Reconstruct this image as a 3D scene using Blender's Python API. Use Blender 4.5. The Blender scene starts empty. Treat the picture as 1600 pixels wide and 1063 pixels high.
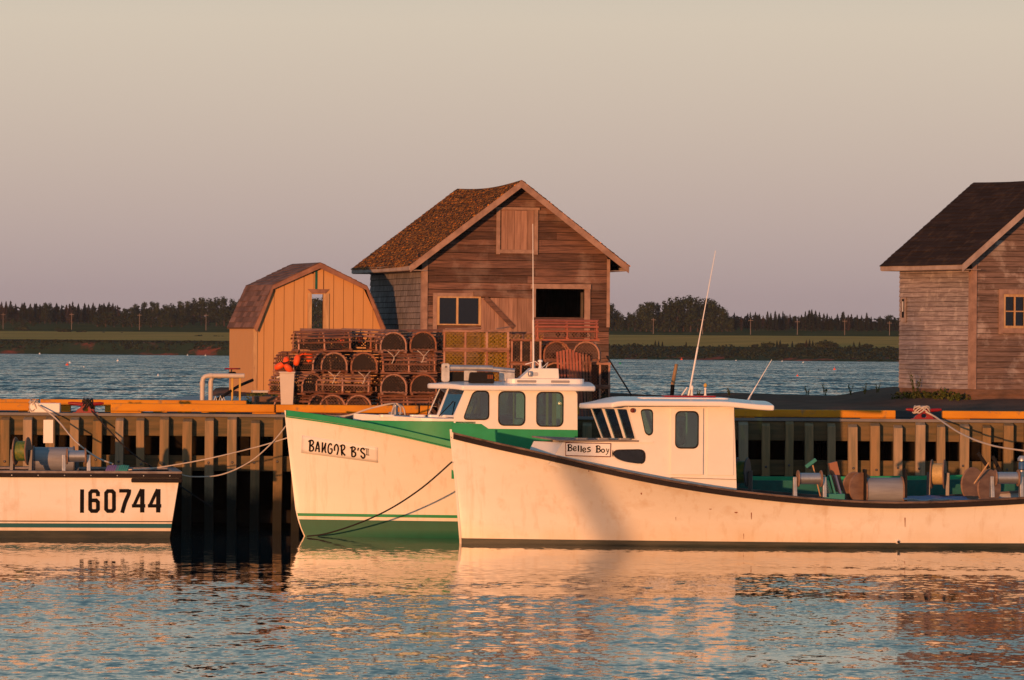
import bpy, bmesh, math, random
from mathutils import Vector, Matrix
from mathutils.geometry import tessellate_polygon
from mathutils.bvhtree import BVHTree
R = math.radians
sc = bpy.context.scene
col = sc.collection
# ------------------------------------------------------------------ camera, sky, sun, exposure
F = 8000.0; H = 3.9; HOR = 538.0; TH = math.atan(12/1600)
cam = bpy.data.cameras.new('camera'); camo = bpy.data.objects.new('camera', cam); col.objects.link(camo)
cam.sensor_width = 36; cam.lens = F/1600*36; cam.shift_y = 6.5/1600
cam.clip_start = 1; cam.clip_end = 12000
cr = Vector((math.cos(TH), 0, math.sin(TH))); cu = Vector((-math.sin(TH), 0, math.cos(TH))); cb = Vector((0, -1, 0))
camo.matrix_world = Matrix(((cr.x, cu.x, cb.x, 0), (cr.y, cu.y, cb.y, 0), (cr.z, cu.z, cb.z, H), (0, 0, 0, 1)))
sc.camera = camo
SAZ = R(20); SEL = R(1.0)                 # sun: behind the camera, to the left, almost set
tosun = Vector((-math.sin(SAZ)*math.cos(SEL), -math.cos(SAZ)*math.cos(SEL), math.sin(SEL)))
w = bpy.data.worlds.new('World'); sc.world = w; w.use_nodes = True
nt = w.node_tree; nt.nodes.clear(); N = nt.nodes.new; LK = nt.links.new
wo = N('ShaderNodeOutputWorld'); add = N('ShaderNodeAddShader'); bg1 = N('ShaderNodeBackground'); bg2 = N('ShaderNodeBackground')
sky = N('ShaderNodeTexSky'); sky.sky_type = 'NISHITA'; sky.sun_disc = False
sky.sun_elevation = SEL; sky.sun_rotation = R(200); bg1.inputs[1].default_value = 0.05
LK(sky.outputs[0], bg1.inputs[0])
tc = N('ShaderNodeTexCoord'); sep = N('ShaderNodeSeparateXYZ'); LK(tc.outputs['Generated'], sep.inputs[0])
cl = N('ShaderNodeMath'); cl.operation = 'MAXIMUM'; cl.inputs[1].default_value = 0; LK(sep.outputs[2], cl.inputs[0])
sq = N('ShaderNodeMath'); sq.operation = 'SQRT'; LK(cl.outputs[0], sq.inputs[0])
rp = N('ShaderNodeValToRGB'); LK(sq.outputs[0], rp.inputs[0])
SKY = [(0.0, (.368, .290, .308)), (.10, (.412, .330, .335)), (.17, (.503, .422, .390)), (.25, (.610, .540, .462)),
       (.32, (.47, .49, .455)), (.43, (.20, .32, .36)), (.62, (.08, .20, .28)), (1.0, (.07, .17, .28))]
el = rp.color_ramp.elements
el[0].position = 0; el[0].color = (*SKY[0][1], 1); el[1].position = 1; el[1].color = (*SKY[-1][1], 1)
for p, c in SKY[1:-1]:
    e = el.new(p); e.color = (*c, 1)
dot = N('ShaderNodeVectorMath'); dot.operation = 'DOT_PRODUCT'; LK(tc.outputs['Generated'], dot.inputs[0]); dot.inputs[1].default_value = tosun
mx = N('ShaderNodeMath'); mx.operation = 'MAXIMUM'; mx.inputs[1].default_value = 0; LK(dot.outputs['Value'], mx.inputs[0])
pw = N('ShaderNodeMath'); pw.operation = 'POWER'; pw.inputs[1].default_value = 6; LK(mx.outputs[0], pw.inputs[0])
glow = N('ShaderNodeMixRGB'); glow.blend_type = 'ADD'; glow.inputs[2].default_value = (.30, .13, .05, 1)
LK(pw.outputs[0], glow.inputs[0]); LK(rp.outputs[0], glow.inputs[1]); LK(glow.outputs[0], bg2.inputs[0]); bg2.inputs[1].default_value = 0.95
LK(bg1.outputs[0], add.inputs[0]); LK(bg2.outputs[0], add.inputs[1]); LK(add.outputs[0], wo.inputs[0])
sl = bpy.data.lights.new('sun', 'SUN'); so = bpy.data.objects.new('sun', sl); col.objects.link(so)
sl.energy = 4.2; sl.angle = R(0.6); sl.color = (1.0, .41, .15)
so.rotation_euler = (-tosun).to_track_quat('-Z', 'Y').to_euler()
sc.view_settings.view_transform = 'Standard'; sc.view_settings.look = 'None'; sc.view_settings.exposure = 0; sc.view_settings.gamma = 1
sc.render.engine = 'CYCLES'; sc.cycles.max_bounces = 8; sc.cycles.transparent_max_bounces = 16
rnd = random.Random(7)
# ------------------------------------------------------------------ pixel helpers
def uv(px, py):
    dx = px-800; dy = py-HOR; c, s = math.cos(TH), math.sin(TH)
    return dx*c+dy*s, -dx*s+dy*c
def P(px, py, Y):
    u, v = uv(px, py); return Vector((u*Y/F, Y, H-v*Y/F))
def proj(p):
    X, Y, Z = p[0]*F/p[1], p[1], (p[2]-H)*F/p[1]; c, s = math.cos(TH), math.sin(TH)
    return 800+X*c+Z*s, HOR+X*s-Z*c
class Frame:                                # a thing's own axes: x along it, y away from the viewer, z up
    def __init__(s, o, a=0):
        s.o = Vector(o); s.a = a; s.ex = Vector((math.cos(a), math.sin(a), 0)); s.ey = Vector((-math.sin(a), math.cos(a), 0))
    def W(s, x, y, z): return s.o+s.ex*x+s.ey*y+Vector((0, 0, z))
    def L(s, px, py, c):                    # ray of a pixel against the plane y=c
        u, v = uv(px, py); d = Vector((u/F, 1, -v/F)); cp = Vector((0, 0, H))
        t = ((s.o+s.ey*c-cp).dot(s.ey))/d.dot(s.ey); q = cp+d*t-s.o
        return q.dot(s.ex), q.z
    def inv(s, p): q = Vector(p)-s.o; return Vector((q.dot(s.ex), q.dot(s.ey), q.z))
# ------------------------------------------------------------------ mesh builder
class MB:
    def __init__(s): s.v = []; s.f = []
    def add(s, vs, fs):
        b = len(s.v); s.v += [Vector(v) for v in vs]; s.f += [tuple(b+i for i in f) for f in fs]; return s
    def box(s, c, d, rz=0, M=None):
        c = Vector(c); h = Vector(d)/2; m = Matrix.Rotation(rz, 3, 'Z') if M is None else M
        vs = [c+m@Vector((x*h.x, y*h.y, z*h.z)) for x in (-1, 1) for y in (-1, 1) for z in (-1, 1)]
        return s.add(vs, [(0, 1, 3, 2), (4, 6, 7, 5), (0, 4, 5, 1), (2, 3, 7, 6), (0, 2, 6, 4), (1, 5, 7, 3)])
    def bb(s, x0, x1, y0, y1, z0, z1): return s.box(((x0+x1)/2, (y0+y1)/2, (z0+z1)/2), (abs(x1-x0), abs(y1-y0), abs(z1-z0)))
    def beam(s, a, b, w, h, up=(0, 0, 1)):
        a = Vector(a); b = Vector(b); d = (b-a); l = d.length; d.normalize(); up = Vector(up)
        sd = d.cross(up); sd.normalize(); u = sd.cross(d)
        M = Matrix((d, sd, u)).transposed(); return s.box((a+b)/2, (l, w, h), M=M)
    def tube(s, pts, r, n=8, cap=True):
        pts = [Vector(p) for p in pts]; m = len(pts); rs = r if isinstance(r, (list, tuple)) else [r]*m
        t0 = (pts[1]-pts[0]).normalized(); a = Vector((0, 0, 1)) if abs(t0.z) < .9 else Vector((1, 0, 0))
        u = t0.cross(a).normalized(); vs = []; fs = []
        for i, p in enumerate(pts):
            t = ((pts[min(i+1, m-1)]-pts[max(i-1, 0)])).normalized(); u = (u-t*u.dot(t)).normalized(); q = t.cross(u)
            for k in range(n):
                an = 2*math.pi*k/n; vs.append(p+(u*math.cos(an)+q*math.sin(an))*rs[i])
        for i in range(m-1):
            for k in range(n):
                k2 = (k+1) % n; fs.append((i*n+k, i*n+k2, (i+1)*n+k2, (i+1)*n+k))
        if cap: fs += [tuple(range(n-1, -1, -1)), tuple((m-1)*n+k for k in range(n))]
        return s.add(vs, fs)
    def lathe(s, prof, o=(0, 0, 0), d=(0, 0, 1), n=20):   # prof: (radius, distance along d)
        o = Vector(o); d = Vector(d).normalized(); a = Vector((0, 0, 1)) if abs(d.z) < .9 else Vector((1, 0, 0))
        u = d.cross(a).normalized(); q = d.cross(u); vs = []; fs = []; m = len(prof)
        for r_, h in prof:
            for k in range(n):
                an = 2*math.pi*k/n; vs.append(o+d*h+(u*math.cos(an)+q*math.sin(an))*max(r_, 1e-4))
        for i in range(m-1):
            for k in range(n):
                k2 = (k+1) % n; fs.append((i*n+k, i*n+k2, (i+1)*n+k2, (i+1)*n+k))
        fs += [tuple(range(n-1, -1, -1)), tuple((m-1)*n+k for k in range(n))]
        return s.add(vs, fs)
    def prism(s, poly, to3, a, b, holes=()):  # poly (2d) with holes extruded from depth a to b; to3(u,v,depth)->3d
        loops = [list(poly)]+[list(h) for h in holes]
        tri = tessellate_polygon([[Vector((p[0], p[1], 0)) for p in l] for l in loops])
        flat = [p for l in loops for p in l]; n = len(flat)
        vs = [to3(p[0], p[1], a) for p in flat]+[to3(p[0], p[1], b) for p in flat]
        fs = [tuple(t) for t in tri]+[tuple(i+n for i in reversed(t)) for t in tri]; k = 0
        for l in loops:
            m = len(l)
            for i in range(m): fs.append((k+i, k+(i+1) % m, n+k+(i+1) % m, n+k+i))
            k += m
        return s.add(vs, fs)
    def strip(s, A, B):                       # quads between two equal polylines
        n = len(A); return s.add(list(A)+list(B), [(i, i+1, n+i+1, n+i) for i in range(n-1)])
    def grid(s, rows):
        n = len(rows[0]); vs = [p for r_ in rows for p in r_]
        return s.add(vs, [(i*n+j, i*n+j+1, (i+1)*n+j+1, (i+1)*n+j) for i in range(len(rows)-1) for j in range(n-1)])
    def build(s, name, m, parent=None, smooth=None, bevel=0, recalc=True, solid=0):
        me = bpy.data.meshes.new(name); me.from_pydata([tuple(v) for v in s.v], [], s.f)
        if recalc:
            bm = bmesh.new(); bm.from_mesh(me); bmesh.ops.recalc_face_normals(bm, faces=bm.faces); bm.to_mesh(me); bm.free()
        if smooth is not None:
            me.shade_smooth(); me.set_sharp_from_angle(angle=R(smooth))
        me.materials.append(m); o = bpy.data.objects.new(name, me); col.objects.link(o)
        if parent is not None: o.parent = parent
        if solid:
            q = o.modifiers.new('solid', 'SOLIDIFY'); q.thickness = solid; q.offset = -1
        if bevel:
            q = o.modifiers.new('bevel', 'BEVEL'); q.width = bevel; q.segments = 2; q.limit_method = 'ANGLE'; q.angle_limit = R(40)
        return o
def XZ(u, v, d): return (u, d, v)
def tag(o, label=None, cat=None, group=None, kind=None):
    if label: o['label'] = label
    if cat: o['category'] = cat
    if group: o['group'] = group
    if kind: o['kind'] = kind
    return o
def thing(name, label, cat, loc=(0, 0, 0), rz=0, group=None):
    o = bpy.data.objects.new(name, None); col.objects.link(o); o.location = loc; o.rotation_euler = (0, 0, rz); o.empty_display_size = .3
    return tag(o, label, cat, group)
KIDS = {}
def copy_tree(o, loc=None, rot=None, label=None, scale=None, parent=None):
    c = o.copy(); col.objects.link(c)
    if parent is not None: c.parent = parent
    if loc is not None: c.location = loc
    if rot is not None: c.rotation_euler = rot
    if scale is not None: c.scale = scale
    if label: c['label'] = label
    for ch in KIDS.setdefault(o.name, [k for k in bpy.data.objects if k.parent == o]): copy_tree(ch, parent=c)
    return c
def rrect(x0, x1, z0, z1, r, n=4):
    out = []
    for cx, cz, a0 in ((x1-r, z1-r, 0), (x0+r, z1-r, 90), (x0+r, z0+r, 180), (x1-r, z0+r, 270)):
        for k in range(n+1):
            a = R(a0+90*k/n); out.append((cx+r*math.cos(a), cz+r*math.sin(a)))
    return out
def roundpoly(pts, r, n=4):
    out = []; m = len(pts)
    for i in range(m):
        p = Vector(pts[i]); a = Vector(pts[i-1]); b = Vector(pts[(i+1) % m]); da = (a-p).normalized(); db = (b-p).normalized()
        q0 = p+da*r; q1 = p+db*r
        for k in range(n+1):
            t = k/n; out.append(tuple(q0*(1-t)**2+p*2*t*(1-t)+q1*t*t))
    return out
def shrink(poly, f):
    cx = sum(p[0] for p in poly)/len(poly); cz = sum(p[1] for p in poly)/len(poly)
    out = []
    for x, z in poly:
        d = Vector((x-cx, z-cz)); l = d.length; d = d*(max(l+f, 0)/l); out.append((cx+d.x, cz+d.y))
    return out
def lerp(a, b, t): return a+(b-a)*t
def interp(tab, x):
    if x <= tab[0][0]: return tab[0][1]
    for (a, b), (c, d) in zip(tab, tab[1:]):
        if x <= c: return b+(d-b)*(x-a)/(c-a)
    return tab[-1][1]
def sm(t): t = max(0, min(1, t)); return t*t*(3-2*t)
# ------------------------------------------------------------------ materials
def mat(name, c, rough=.6, metal=0, var=.0, vs=3.0, c2=None, stretch=(1, 1, 1), bump=0, bs=40, island=0, spec=.28, coords='Object', detail=6, thr=None, dirt=None, ds=1.2, coat=0, emit=None, tide=False, runs=False, objrand=0, grime=False):  # grime: orange-tan tint, strongest at the waterline
    m = bpy.data.materials.new(name); m.use_nodes = True; t = m.node_tree; n = t.nodes; b = n['Principled BSDF']; L = t.links.new
    b.inputs['Roughness'].default_value = rough; b.inputs['Metallic'].default_value = metal; b.inputs['Specular IOR Level'].default_value = spec
    b.inputs['Base Color'].default_value = (*c, 1)
    if coat: b.inputs['Coat Weight'].default_value = coat
    tcn = n.new('ShaderNodeTexCoord'); mp = n.new('ShaderNodeMapping'); mp.inputs['Scale'].default_value = stretch; L(tcn.outputs[coords], mp.inputs[0])
    cur = None
    def mixn(a, bcol, fac, blend='MIX'):
        q = n.new('ShaderNodeMixRGB'); q.blend_type = blend
        for i, x in ((0, fac), (1, a), (2, bcol)):
            if isinstance(x, (int, float)): q.inputs[i].default_value = x
            elif isinstance(x, tuple): q.inputs[i].default_value = (*x, 1)
            else: L(x, q.inputs[i])
        return q.outputs[0]
    def noise(scale, det=detail, rg=.6, vec=None):
        q = n.new('ShaderNodeTexNoise'); q.inputs['Scale'].default_value = scale; q.inputs['Detail'].default_value = det; q.inputs['Roughness'].default_value = rg
        L(vec or mp.outputs[0], q.inputs['Vector']); return q.outputs['Fac']
    def ramp(f, a, bb):
        q = n.new('ShaderNodeMapRange'); q.inputs[1].default_value = a; q.inputs[2].default_value = bb; q.clamp = True; L(f, q.inputs[0]); return q.outputs[0]
    cur = c
    if c2 is not None:
        th_ = thr or (.38, .62); cur = mixn(c, c2, ramp(noise(vs), *th_))
    if dirt is not None:
        cur = mixn(cur, dirt[0], ramp(noise(ds, vec=tcn.outputs[coords]), dirt[1], dirt[2]))
    if var:
        q = n.new('ShaderNodeHueSaturation'); k = ramp(noise(vs*2.3), .25, .75); mr = n.new('ShaderNodeMapRange'); mr.inputs[3].default_value = 1-var; mr.inputs[4].default_value = 1+var; L(k, mr.inputs[0])
        L(mr.outputs[0], q.inputs['Value'])
        if isinstance(cur, tuple): q.inputs['Color'].default_value = (*cur, 1)
        else: L(cur, q.inputs['Color'])
        cur = q.outputs[0]
    if island:
        g = n.new('ShaderNodeNewGeometry'); q = n.new('ShaderNodeHueSaturation'); mr = n.new('ShaderNodeMapRange'); mr.inputs[3].default_value = 1-island; mr.inputs[4].default_value = 1+island
        L(g.outputs['Random Per Island'], mr.inputs[0]); L(mr.outputs[0], q.inputs['Value'])
        if isinstance(cur, tuple): q.inputs['Color'].default_value = (*cur, 1)
        else: L(cur, q.inputs['Color'])
        cur = q.outputs[0]
    if runs:
        mp2 = n.new('ShaderNodeMapping'); mp2.inputs['Scale'].default_value = (5, 5, .35); L(tcn.outputs[coords], mp2.inputs[0])
        q = n.new('ShaderNodeMath'); q.operation = 'MULTIPLY'; q.inputs[1].default_value = .45; L(ramp(noise(1.3, 5, .6, mp2.outputs[0]), .54, .80), q.inputs[0]); cur = mixn(cur, (.52, .36, .20), q.outputs[0])
    if grime:  # orange-tan tint, strongest at the waterline, fading upward with noise
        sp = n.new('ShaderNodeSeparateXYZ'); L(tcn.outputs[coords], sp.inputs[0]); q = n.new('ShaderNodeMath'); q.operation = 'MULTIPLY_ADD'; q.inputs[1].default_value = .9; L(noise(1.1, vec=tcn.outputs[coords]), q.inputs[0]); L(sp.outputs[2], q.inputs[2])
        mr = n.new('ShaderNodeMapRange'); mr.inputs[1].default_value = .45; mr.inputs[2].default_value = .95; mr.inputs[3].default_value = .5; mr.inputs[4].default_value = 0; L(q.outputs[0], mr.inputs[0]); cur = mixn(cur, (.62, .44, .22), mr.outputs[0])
    if tide:
        sp = n.new('ShaderNodeSeparateXYZ'); L(tcn.outputs[coords], sp.inputs[0]); q = n.new('ShaderNodeMath'); q.operation = 'MULTIPLY_ADD'; q.inputs[1].default_value = .5; L(noise(3, vec=tcn.outputs[coords]), q.inputs[0]); L(sp.outputs[2], q.inputs[2])
        mr = n.new('ShaderNodeMapRange'); mr.inputs[1].default_value = .85; mr.inputs[2].default_value = 1.25; mr.inputs[3].default_value = 1; mr.inputs[4].default_value = 0; L(q.outputs[0], mr.inputs[0]); cur = mixn(cur, (.014, .015, .010), mr.outputs[0])
    if objrand:
        oi = n.new('ShaderNodeObjectInfo'); q = n.new('ShaderNodeHueSaturation'); mr = n.new('ShaderNodeMapRange'); mr.inputs[3].default_value = 1-objrand; mr.inputs[4].default_value = 1+objrand; L(oi.outputs['Random'], mr.inputs[0]); L(mr.outputs[0], q.inputs['Value'])
        mr = n.new('ShaderNodeMapRange'); mr.inputs[3].default_value = 1.05; mr.inputs[4].default_value = .7; L(oi.outputs['Random'], mr.inputs[0]); L(mr.outputs[0], q.inputs['Saturation'])
        if isinstance(cur, tuple): q.inputs['Color'].default_value = (*cur, 1)
        else: L(cur, q.inputs['Color'])
        cur = q.outputs[0]
    if not isinstance(cur, tuple): L(cur, b.inputs['Base Color'])
    if bump:
        q = n.new('ShaderNodeBump'); q.inputs['Strength'].default_value = 1; q.inputs['Distance'].default_value = bump; L(noise(bs), q.inputs['Height']); L(q.outputs[0], b.inputs['Normal'])
    return m
M = {}
def mm(k, *a, **kw): M[k] = mat(k, *a, **kw)
mm('white_paint', (.78, .76, .73), .35, var=.04, vs=1.2, dirt=((.60, .50, .40), .62, .9), ds=1.6, bump=.0015, bs=9)
mm('hull_white', (.80, .78, .74), .32, var=.035, vs=.8, stretch=(.5, 1, 2), runs=True, grime=True, dirt=((.58, .42, .27), .55, .92), ds=2.2, bump=.004, bs=2.0)  # grime: orange-tan tint fading up from the waterline
mm('hull_cream', (.80, .79, .72), .30, runs=True, grime=True, var=.03, vs=.8, stretch=(.5, 1, 2), dirt=((.62, .52, .40), .68, .98), ds=1.5, bump=.003, bs=1.6)  # grime: orange-tan tint fading up from the waterline
mm('white_glossy', (.80, .80, .80), .25, var=.02)
mm('green_paint', (.008, .26, .10), .5, c2=(.012, .30, .13), vs=3, dirt=((.20, .28, .15), .68, .76), ds=3.5, spec=.3)
mm('green_bottom', (.003, .105, .062), .45, var=.12, vs=2)
mm('teal_paint', (.007, .105, .095), .5, var=.25, vs=2)
mm('dark_bottom', (.018, .030, .030), .5, c2=(.045, .05, .042), vs=5, stretch=(.3, 1, 2))
mm('teal_stripe', (.01, .10, .12), .4)
mm('black_rubber', (.016, .012, .013), .7, var=.2, vs=6, spec=.2)
mm('brown_rail', (.17, .12, .10), .6, c2=(.05, .035, .03), vs=7, stretch=(.3, 1, 1))
mm('black', (.008, .008, .009), .7, spec=.2)
mm('black_ink', (.008, .007, .008), .8, spec=.1)
mm('maroon', (.12, .02, .02), .5)
mm('deck_grey', (.33, .33, .34), .6, var=.15, vs=4)
mm('trunk_top', (.26, .23, .22), .7, c2=(.17, .14, .13), vs=5)
mm('steel', (.42, .43, .45), .38, metal=.75, var=.1, vs=4)
mm('galv', (.48, .50, .53), .42, metal=.7, c2=(.35, .36, .38), vs=7)
mm('dark_steel', (.10, .10, .11), .5, metal=.6)
mm('drum_grey', (.30, .31, .33), .5, metal=.3, c2=(.22, .22, .24), vs=3, stretch=(.3, 1, 3))
mm('ply', (.27, .17, .12), .75, c2=(.19, .115, .085), vs=3, stretch=(1, 1, 3))
mm('gold_line', (.45, .33, .14), .5, var=.2, vs=12)
mm('green_line', (.045, .13, .035), .5, c2=(.16, .17, .03), vs=14)
mm('yellow_paint', (.60, .25, .006), .6, c2=(.50, .19, .006), vs=2.5, stretch=(.3, 1, 1), dirt=((.26, .15, .06), .58, .72), ds=6, bump=.003, bs=12)
mm('post_wood', (.33, .205, .09), .8, tide=True, objrand=.22, c2=(.19, .145, .072), vs=2.5, stretch=(4, 4, .35), island=.12, bump=.004, bs=18)
mm('waler_wood', (.17, .12, .06), .8, c2=(.09, .08, .045), vs=2.5, stretch=(.35, 4, 4), island=.1, bump=.004, bs=18)
mm('creosote_shade', (.012, .010, .009), .8, spec=0.0, c2=(.02, .017, .014), vs=2)  # shade under the wharf deck put into a near-black timber colour
mm('deck_concrete', (.20, .19, .19), .8, c2=(.15, .145, .15), vs=2)
mm('barn_board', (.18, .094, .070), .8, c2=(.060, .034, .030), vs=2.2, stretch=(.8, 6, 16), island=.42, bump=.006, bs=9, dirt=((.27, .20, .175), .52, .74), ds=1.0, thr=(.35, .66))
mm('barn_shingle', (.22, .20, .205), .8, c2=(.13, .11, .11), vs=5, stretch=(2, 2, .5), island=.22, bump=.005, bs=14)
mm('store_board', (.34, .295, .30), .8, c2=(.21, .17, .175), vs=2.0, stretch=(1, .8, 14), island=.16, bump=.004, bs=9, dirt=((.46, .41, .40), .52, .74), ds=3.4)
mm('store_front', (.22, .15, .13), .8, c2=(.125, .085, .075), vs=2.0, stretch=(1, 6, 14), island=.2, bump=.005, bs=9, dirt=((.36, .30, .28), .53, .68), ds=2.0)
mm('trim_wood', (.36, .235, .19), .75, c2=(.25, .16, .13), vs=2.5, stretch=(2, 2, 2), bump=.003, bs=14)
mm('trim_pale', (.42, .34, .31), .75, c2=(.30, .23, .21), vs=3)
mm('loft_board', (.34, .20, .15), .75, c2=(.24, .135, .10), vs=2.5, stretch=(6, 6, .6), island=.15, bump=.003, bs=14)
mm('roof_lichen', (.042, .026, .020), .95, c2=(.95, .33, .04), vs=15, thr=(.50, .64), spec=.05, island=.25, bump=.02, bs=14)
mm('roof_dark', (.034, .024, .022), .95, c2=(.075, .046, .030), spec=.05, vs=4, thr=(.5, .75), island=.2, bump=.01, bs=14)
mm('roof_shed', (.20, .105, .08), .85, c2=(.15, .08, .06), vs=3, island=.38, bump=.006, bs=30)
mm('shed_siding', (.55, .30, .125), .6, var=.05, vs=2, stretch=(3, 3, .4))
mm('shed_trim', (.33, .17, .12), .7, c2=(.22, .11, .08), vs=3)
mm('raw_wood', (.55, .36, .19), .7, c2=(.42, .25, .13), vs=4, stretch=(3, 3, .5), dirt=((.14, .08, .05), .66, .74), ds=9)
mm('groove', (.14, .07, .035), .8)
mm('lath', (.27, .108, .062), .8, c2=(.14, .058, .038), vs=5, stretch=(1, 3, 3), island=.3, objrand=.35)
mm('hoop', (.44, .20, .12), .75, c2=(.30, .125, .08), vs=6, island=.15, objrand=.2)
mm('red_trap', (.34, .11, .07), .75, c2=(.26, .08, .055), vs=5, island=.2)
mm('bait', (.045, .028, .022), .9, c2=(.09, .045, .03), vs=9)
mm('orange_buoy', (.80, .10, .02), .45, var=.12)
mm('red_paint', (.22, .008, .014), .4, var=.15, vs=6)
mm('pvc', (.54, .49, .455), .4, var=.05)
mm('rope', (.50, .44, .38), .85, var=.2, vs=30)
mm('rope_dark', (.02, .017, .017), .8)
mm('rope_blue', (.16, .28, .30), .8)
mm('rust', (.25, .07, .02), .8)
mm('interior', (.20, .30, .29), .7)
mm('interior_dark', (.02, .016, .015), .9, spec=0.0)
mm('ochre', (.55, .36, .08), .6)
mm('purple', (.14, .10, .24), .8); mm('cloth_teal', (.04, .22, .20), .8); mm('blue_tarp', (.03, .10, .26), .5, var=.2, vs=6)
mm('cream_book', (.55, .47, .28), .7); mm('blue_book', (.10, .13, .28), .7); mm('brown_box', (.28, .13, .08), .7)
mm('gravel', (.16, .095, .07), .95, spec=0.0, c2=(.22, .12, .085), vs=1.2, bump=.02, bs=18, dirt=((.17, .10, .075), .5, .7), ds=.35)
mm('asphalt', (.085, .060, .054), .9, spec=0.0, var=.15, vs=3, bump=.004, bs=40)
mm('concrete', (.42, .38, .36), .85, var=.12)
mm('foundation', (.20, .11, .075), .9, c2=(.13, .075, .05), vs=3, stretch=(1, 1, 4))
mm('grass', (.045, .07, .018), .9, spec=0.0, c2=(.10, .10, .03), vs=3)
mm('bark', (.06, .035, .025), .9); mm('pole_wood', (.20, .15, .13), .8)
mm('spruce', (.016, .022, .010), .9, spec=0.0, island=.5); mm('spruce_brown', (.034, .020, .013), .9, island=.5)
mm('leaf_dark', (.022, .030, .012), .9, spec=0.0, island=.5); mm('leaf_mid', (.034, .042, .015), .9, spec=0.0, island=.5)
mm('field', (.60, .30, .075), .9, spec=0.0, c2=(.46, .24, .06), vs=.02, stretch=(1, 4, 1), detail=4)
mm('meadow', (.045, .055, .016), .9, spec=0.0, c2=(.08, .075, .02), vs=.03, stretch=(1, 3, 1))
mm('bank', (.025, .045, .020), .95, spec=0.0, c2=(.24, .06, .036), vs=.07, stretch=(1, 1, .3), thr=(.52, .60))
mm('bank_green', (.022, .042, .022), .95, spec=0.0, c2=(.07, .05, .03), vs=.04, thr=(.58, .7))
mm('mud', (.12, .05, .035), .8)
def glass(name, tint, op=.35):
    m = bpy.data.materials.new(name); m.use_nodes = True; t = m.node_tree; n = t.nodes; n.clear(); L = t.links.new
    o = n.new('ShaderNodeOutputMaterial'); tr = n.new('ShaderNodeBsdfTransparent'); tr.inputs[0].default_value = (*tint, 1)
    g = n.new('ShaderNodeBsdfGlossy'); g.inputs['Roughness'].default_value = .03; g.inputs[0].default_value = (.9, .95, 1, 1)
    fr = n.new('ShaderNodeFresnel'); fr.inputs[0].default_value = 1.5; a = n.new('ShaderNodeMath'); a.operation = 'MULTIPLY_ADD'; a.inputs[1].default_value = 1.0; a.inputs[2].default_value = op*.25
    L(fr.outputs[0], a.inputs[0]); mx = n.new('ShaderNodeMixShader'); L(a.outputs[0], mx.inputs[0]); L(tr.outputs[0], mx.inputs[1]); L(g.outputs[0], mx.inputs[2]); L(mx.outputs[0], o.inputs[0])
    M[name] = m
glass('glass', (.50, .72, .68), .3); glass('glass_clear', (.66, .78, .80), .8); glass('glass_dark', (.10, .11, .11), .08)
def net(name, c, sx, sz, w, ax=('X', 'Z')):      # twine netting: diamonds of cord with open holes between
    m = bpy.data.materials.new(name); m.use_nodes = True; t = m.node_tree; n = t.nodes; L = t.links.new; b = n['Principled BSDF']
    b.inputs['Base Color'].default_value = (*c, 1); b.inputs['Roughness'].default_value = .9
    tcn = n.new('ShaderNodeTexCoord'); sp = n.new('ShaderNodeSeparateXYZ'); L(tcn.outputs['Object'], sp.inputs[0])
    xy = n.new('ShaderNodeMath'); xy.operation = 'ADD'; L(sp.outputs['X'], xy.inputs[0]); L(sp.outputs['Y'], xy.inputs[1])
    outs = []
    for sg in (1, -1):
        a = n.new('ShaderNodeMath'); a.operation = 'MULTIPLY_ADD'; a.inputs[1].default_value = sg; L(sp.outputs['Z'], a.inputs[0]); L(xy.outputs[0], a.inputs[2])
        k = n.new('ShaderNodeMath'); k.operation = 'MULTIPLY'; k.inputs[1].default_value = sx; L(a.outputs[0], k.inputs[0])
        f = n.new('ShaderNodeMath'); f.operation = 'FRACT'; L(k.outputs[0], f.inputs[0])
        g = n.new('ShaderNodeMath'); g.operation = 'LESS_THAN'; g.inputs[1].default_value = w; L(f.outputs[0], g.inputs[0]); outs.append(g.outputs[0])
    mxn = n.new('ShaderNodeMath'); mxn.operation = 'MAXIMUM'; L(outs[0], mxn.inputs[0]); L(outs[1], mxn.inputs[1]); L(mxn.outputs[0], b.inputs['Alpha'])
    M[name] = m
net('net_brown', (.035, .022, .018), 15, 15, .42); net('net_yellow', (.27, .17, .010), 12, 12, .14); net('net_pink', (.15, .08, .06), 15, 15, .17)
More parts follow.
